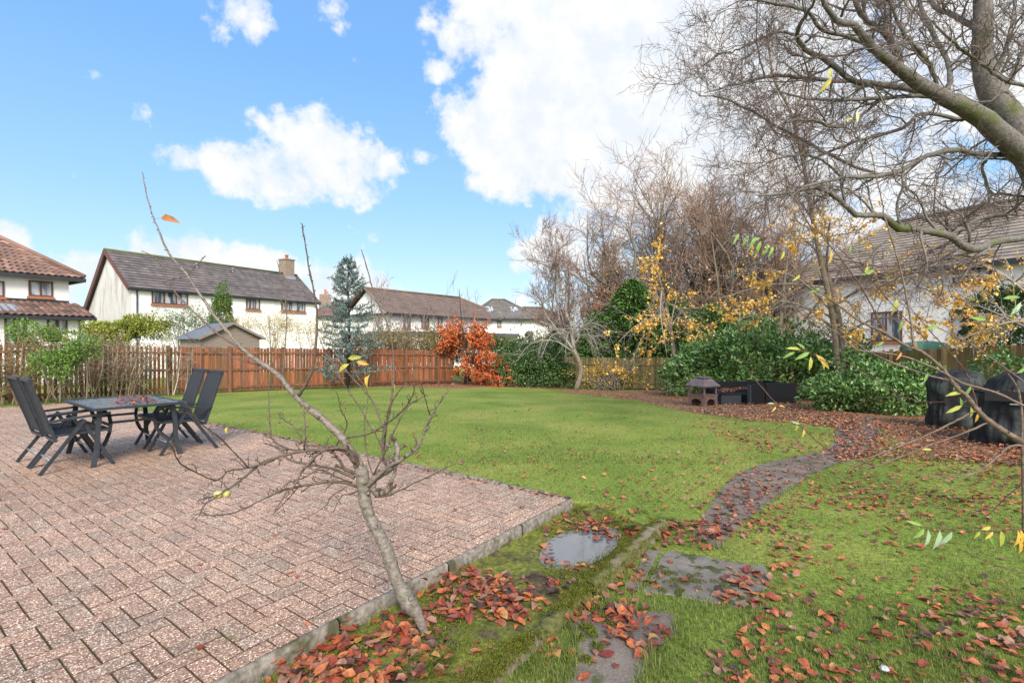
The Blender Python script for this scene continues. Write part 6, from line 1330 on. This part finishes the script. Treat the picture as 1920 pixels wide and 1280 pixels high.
# ------------------------------------------------------------------ willow-leaved shrub reaching in from the right, close to the camera
SD = 1.85
SB = [
 (0, 0, [(2230,1400,17),(2150,1120,14),(2060,950,12),(1985,875,10),(1920,831,8.5),(1886,810,8),(1851,786,7.5),(1827,762,6.5),(1812,742,6),(1794,727,5),(1770,694,4.5),(1731,661,4.2),(1695,646,3.8),(1657,623,3.5),(1612,602,3),(1580,578,2.6),(1538,548,2),(1502,519,1.6),(1458,459,1)]),
 (0, .1, [(1713,652,3.2),(1710,614,3),(1698,548,2.6),(1684,489,2.3),(1666,430,2),(1657,400,1.9),(1655,382,1.8),(1644,337,1.6),(1632,281,1.4),(1614,229,1.2),(1591,180,.9)]),
 (0, .2, [(1660,624,2.3),(1642,590,2.2),(1621,548,2.1),(1597,513,1.9),(1568,474,1.7),(1538,439,1.4),(1520,409,1.2),(1500,382,.9)]),
 (-.2, .1, [(2050,830,4),(1980,780,3.6),(1920,760,3.2),(1865,735,3),(1805,718,2.8),(1770,699,2.8),(1710,673,2.4),(1657,661,2.2),(1609,655,1.8),(1568,623,1.5),(1508,590,1)]),
 (0, .3, [(1800,728,3),(1785,715,2.8),(1740,703,2.6),(1687,685,2.4),(1627,658,2.1),(1568,614,1.6),(1520,590,1.3),(1479,569,.9)]),
 (0, .1, [(1833,768,3),(1791,789,2.8),(1750,810,2.6),(1708,828,2.4),(1664,845,2.1),(1619,860,1.8),(1575,862,1.4),(1535,850,1.2),(1500,838,.8)]),
 (0, .15, [(1856,790,3),(1803,813,2.8),(1744,834,2.5),(1694,854,2.3),(1649,871,2),(1610,875,1.7),(1578,866,1.3),(1545,855,.8)]),
 (-.1, -.2, [(1990,845,3.6),(1920,835,3),(1892,838,2.8),(1872,854,2.6),(1842,878,2.4),(1812,890,2.1),(1768,893,1.7),(1717,887,1)]),
 (0, .4, [(1806,738,2.4),(1797,742,2.3),(1768,753,2.1),(1726,752,1.9),(1690,743,1.7),(1658,744,1.5),(1619,753,1.3),(1560,777,.8)]),
 (.3, .5, [(1692,744,1.6),(1673,733,1.5),(1649,715,1.3),(1622,700,1.2),(1590,685,1.1),(1550,679,1),(1514,658,.7)]),
 (0, .2, [(1640,872,1.7),(1605,861,1.8),(1552,842,1.8),(1500,797,1.7),(1459,760,1.5),(1425,722,1.3),(1404,696,1)]),
 (-.2, -.1, [(2080,1000,2),(1990,996,1.8),(1916,992,1.5),(1860,995,1.3),(1812,994,1.1),(1735,988,.8)]),
 (-.1, .0, [(2060,1140,2),(1980,1095,1.6),(1920,1074,1.3),(1857,1056,1.1),(1806,1032,.8)]),
 (.1, .2, [(2020,850,2.2),(1960,875,1.9),(1920,905,1.7),(1886,931,1.5),(1857,961,1.2),(1833,976,.8)]),
 (.1, .1, [(1920,1000,4.2),(1918,908,4),(1916,789,3.4),(1912,745,3.2),(1905,722,2.6),(1890,700,1.5)]),
 (-.1, .1, [(2060,800,2.8),(1980,755,2.3),(1920,715,2),(1865,676,1.8),(1823,646,1.6),(1776,623,1.4),(1716,590,1.2),(1681,560,1),(1642,528,.7)]),
 (0, .1, [(1833,765,2),(1814,703,1.8),(1776,655,1.5),(1743,620,1.3),(1700,570,1),(1640,505,.8)]),
 (.1, .2, [(1568,640,1.5),(1500,585,1.3),(1450,520,1.2),(1420,470,1.0),(1385,430,.7)]),
 (0, .1, [(1740,640,1.4),(1700,600,1.2),(1610,500,1.),(1540,440,.9),(1480,410,.7)]),
]
e2 = empty('willow_leaved_shrub', (W(2230, 1400, SD)[0], SD, -.03), 'near twiggy shrub with narrow green and yellow leaves reaching in from the right', 'shrub')
QS = []
for i, (a0, a1, pts) in enumerate(SB):
    P = np.array([[*W(x, y, SD+a0+(a1-a0)*k/(len(pts)-1)), r_*.66/F*SD] for k, (x, y, r_) in enumerate(pts)])
    if i == 0: P[0, 2] = -.05
    Q = spl(P, len(pts)*5); n = len(Q); Q[:, 3] = np.maximum(Q[:, 3], .0007)*(1+.06*rng.normal(0, 1, n)); Q[1:-1, :3] += rng.normal(0, .0006, (n-2, 3)); mb = MB()
    col = (.8, .62, .55) if pts[0][2] > 2.7 else (.45, .2, .17); tcol = np.linspace(0, 1, n)[:, None]**1.5; cc = np.array(col)*(1-tcol)+np.array([.5, .2, .16])*tcol
    mb.tubes(Q[None, :, :3], Q[None, :, 3], 8, np.repeat(cc, 8, 0) if False else col)
    S1, T1 = grow(Q[None, :, :3], Q[None, :, 3], max(3, n//7), .018, .8, (0, 0, .05), 3, .2, .1, .6, .0008, .8); mb.tubes(S1, T1, 4, np.tile([[.5, .26, .2]], (len(S1), 1))); mb.build('branch', M['apple_bark'], e2, smooth=True); QS.append(Q)
LG, LY, LO = (.2, .33, .06), (.42, .42, .07), (.68, .40, .06); LPG = (.33, .42, .25)
for (px, py, dx, dy, L, col) in ((1385,438,-.6,1,24,LG),(1403,440,-.5,1,24,LG),(1418,444,-.6,1,28,LG),(1427,452,-.4,1,28,LG),(1440,458,-.4,1,22,LG),(1425,446,-.9,.5,20,LG),(1450,462,-.5,1,24,LG),
    (1556,128,-.1,1,24,LY),(1560,146,-.8,1,34,(.5,.42,.06)),(1568,140,.3,-.1,10,LG),(1607,208,-.05,1,24,(.6,.6,.3)),(1600,222,-1,.2,18,LY),(1558,468,-.1,1,28,(.6,.42,.1)),(1682,560,-.3,1,30,LY),(1640,505,-.9,.4,26,LG),(1627,498,-.3,1,20,LY),(1594,460,-.2,1,16,LG),
    (1790,718,-.3,.5,20,LG),(1806,735,-1,.25,30,LY),(1800,745,.1,1,22,LG),(1803,760,-1,.6,30,LY),(1812,752,1,.5,20,LG),(1805,742,.6,-1,26,LG),(1820,762,.2,1,24,LY),(1833,774,0,1,20,(.65,.35,.05)),(1815,750,.9,.3,22,LG),
    (1730,985,-1,-.3,28,LG),(1733,990,-.9,.7,30,LG),(1740,992,-.2,1,34,LPG),(1762,993,-.3,1,40,LPG),(1786,996,-.7,1,36,LPG),(1840,992,.9,-.1,26,(.6,.45,.07)),(1838,995,-.6,1,18,LY),(1852,995,.5,1,34,LG),(1876,992,.1,1,36,LY),(1912,990,.1,1,36,LO),(1908,992,-.3,1,34,LO),(1910,1010,.3,1,36,LO),(1930,992,.3,1,34,LO),(1862,996,-.9,.7,22,LO),
    (1518,660,-1,.5,32,LG),(1520,668,-.1,1,28,LY),(1534,668,.4,1,28,(.6,.42,.08)),(1530,664,.8,1,36,(.6,.42,.08)),(1500,655,-1,-.1,26,LY),(1490,660,-.9,.5,24,LG),(1510,655,-.8,-.7,20,LG),
    (1508,800,-.1,1,22,(.7,.55,.1)),(1500,795,-.8,-.3,18,LPG),(1497,790,-.2,1,20,LY),(1452,757,-1,-.1,14,LPG),(1455,762,-.6,.6,14,LY),(1460,760,1,.2,12,(.6,.3,.1)),
    (1760,610,-.9,.3,26,LG),(1752,615,.5,.4,14,LY),(1740,700,-.4,.8,20,LG),(1538,540,-.9,.4,22,LG),(1500,515,-.8,.6,22,LY),(1470,470,-.4,1,20,LY),(1690,600,-.2,1,24,LG),(1728,842,1,0,18,LY),(1658,640,-.8,.5,20,LG),(1880,560,.9,-.1,30,LG),(1895,590,.5,-.6,32,LPG),(1905,575,-.4,.8,26,LG),(1850,600,-1,-.2,30,LG),(1905,700,.6,-.5,24,LG),(1690,660,-.5,.8,18,(.6,.3,.08))):
    mb = MB(); q = min((np.r_[np.hypot(960+Q[:, 0]/Q[:, 1]*F-px, 640-(Q[:, 2]-H)/Q[:, 1]*F-py).min(), Q[np.hypot(960+Q[:, 0]/Q[:, 1]*F-px, 640-(Q[:, 2]-H)/Q[:, 1]*F-py).argmin(), :3]] for Q in QS), key=lambda t: t[0])
    s = W(px, py, q[2]); one_leaf(mb, px, py, dx, dy, L, q[2], col, .27, .15)
    if q[0] < 60: mb.tubes(np.array([[q[1:4], (q[1:4]+s)/2+[0, 0, .003], s]]), np.full((1, 3), .0007), 4, (.4, .2, .1))
    mb.build('leaf', M['leaf'], e2)
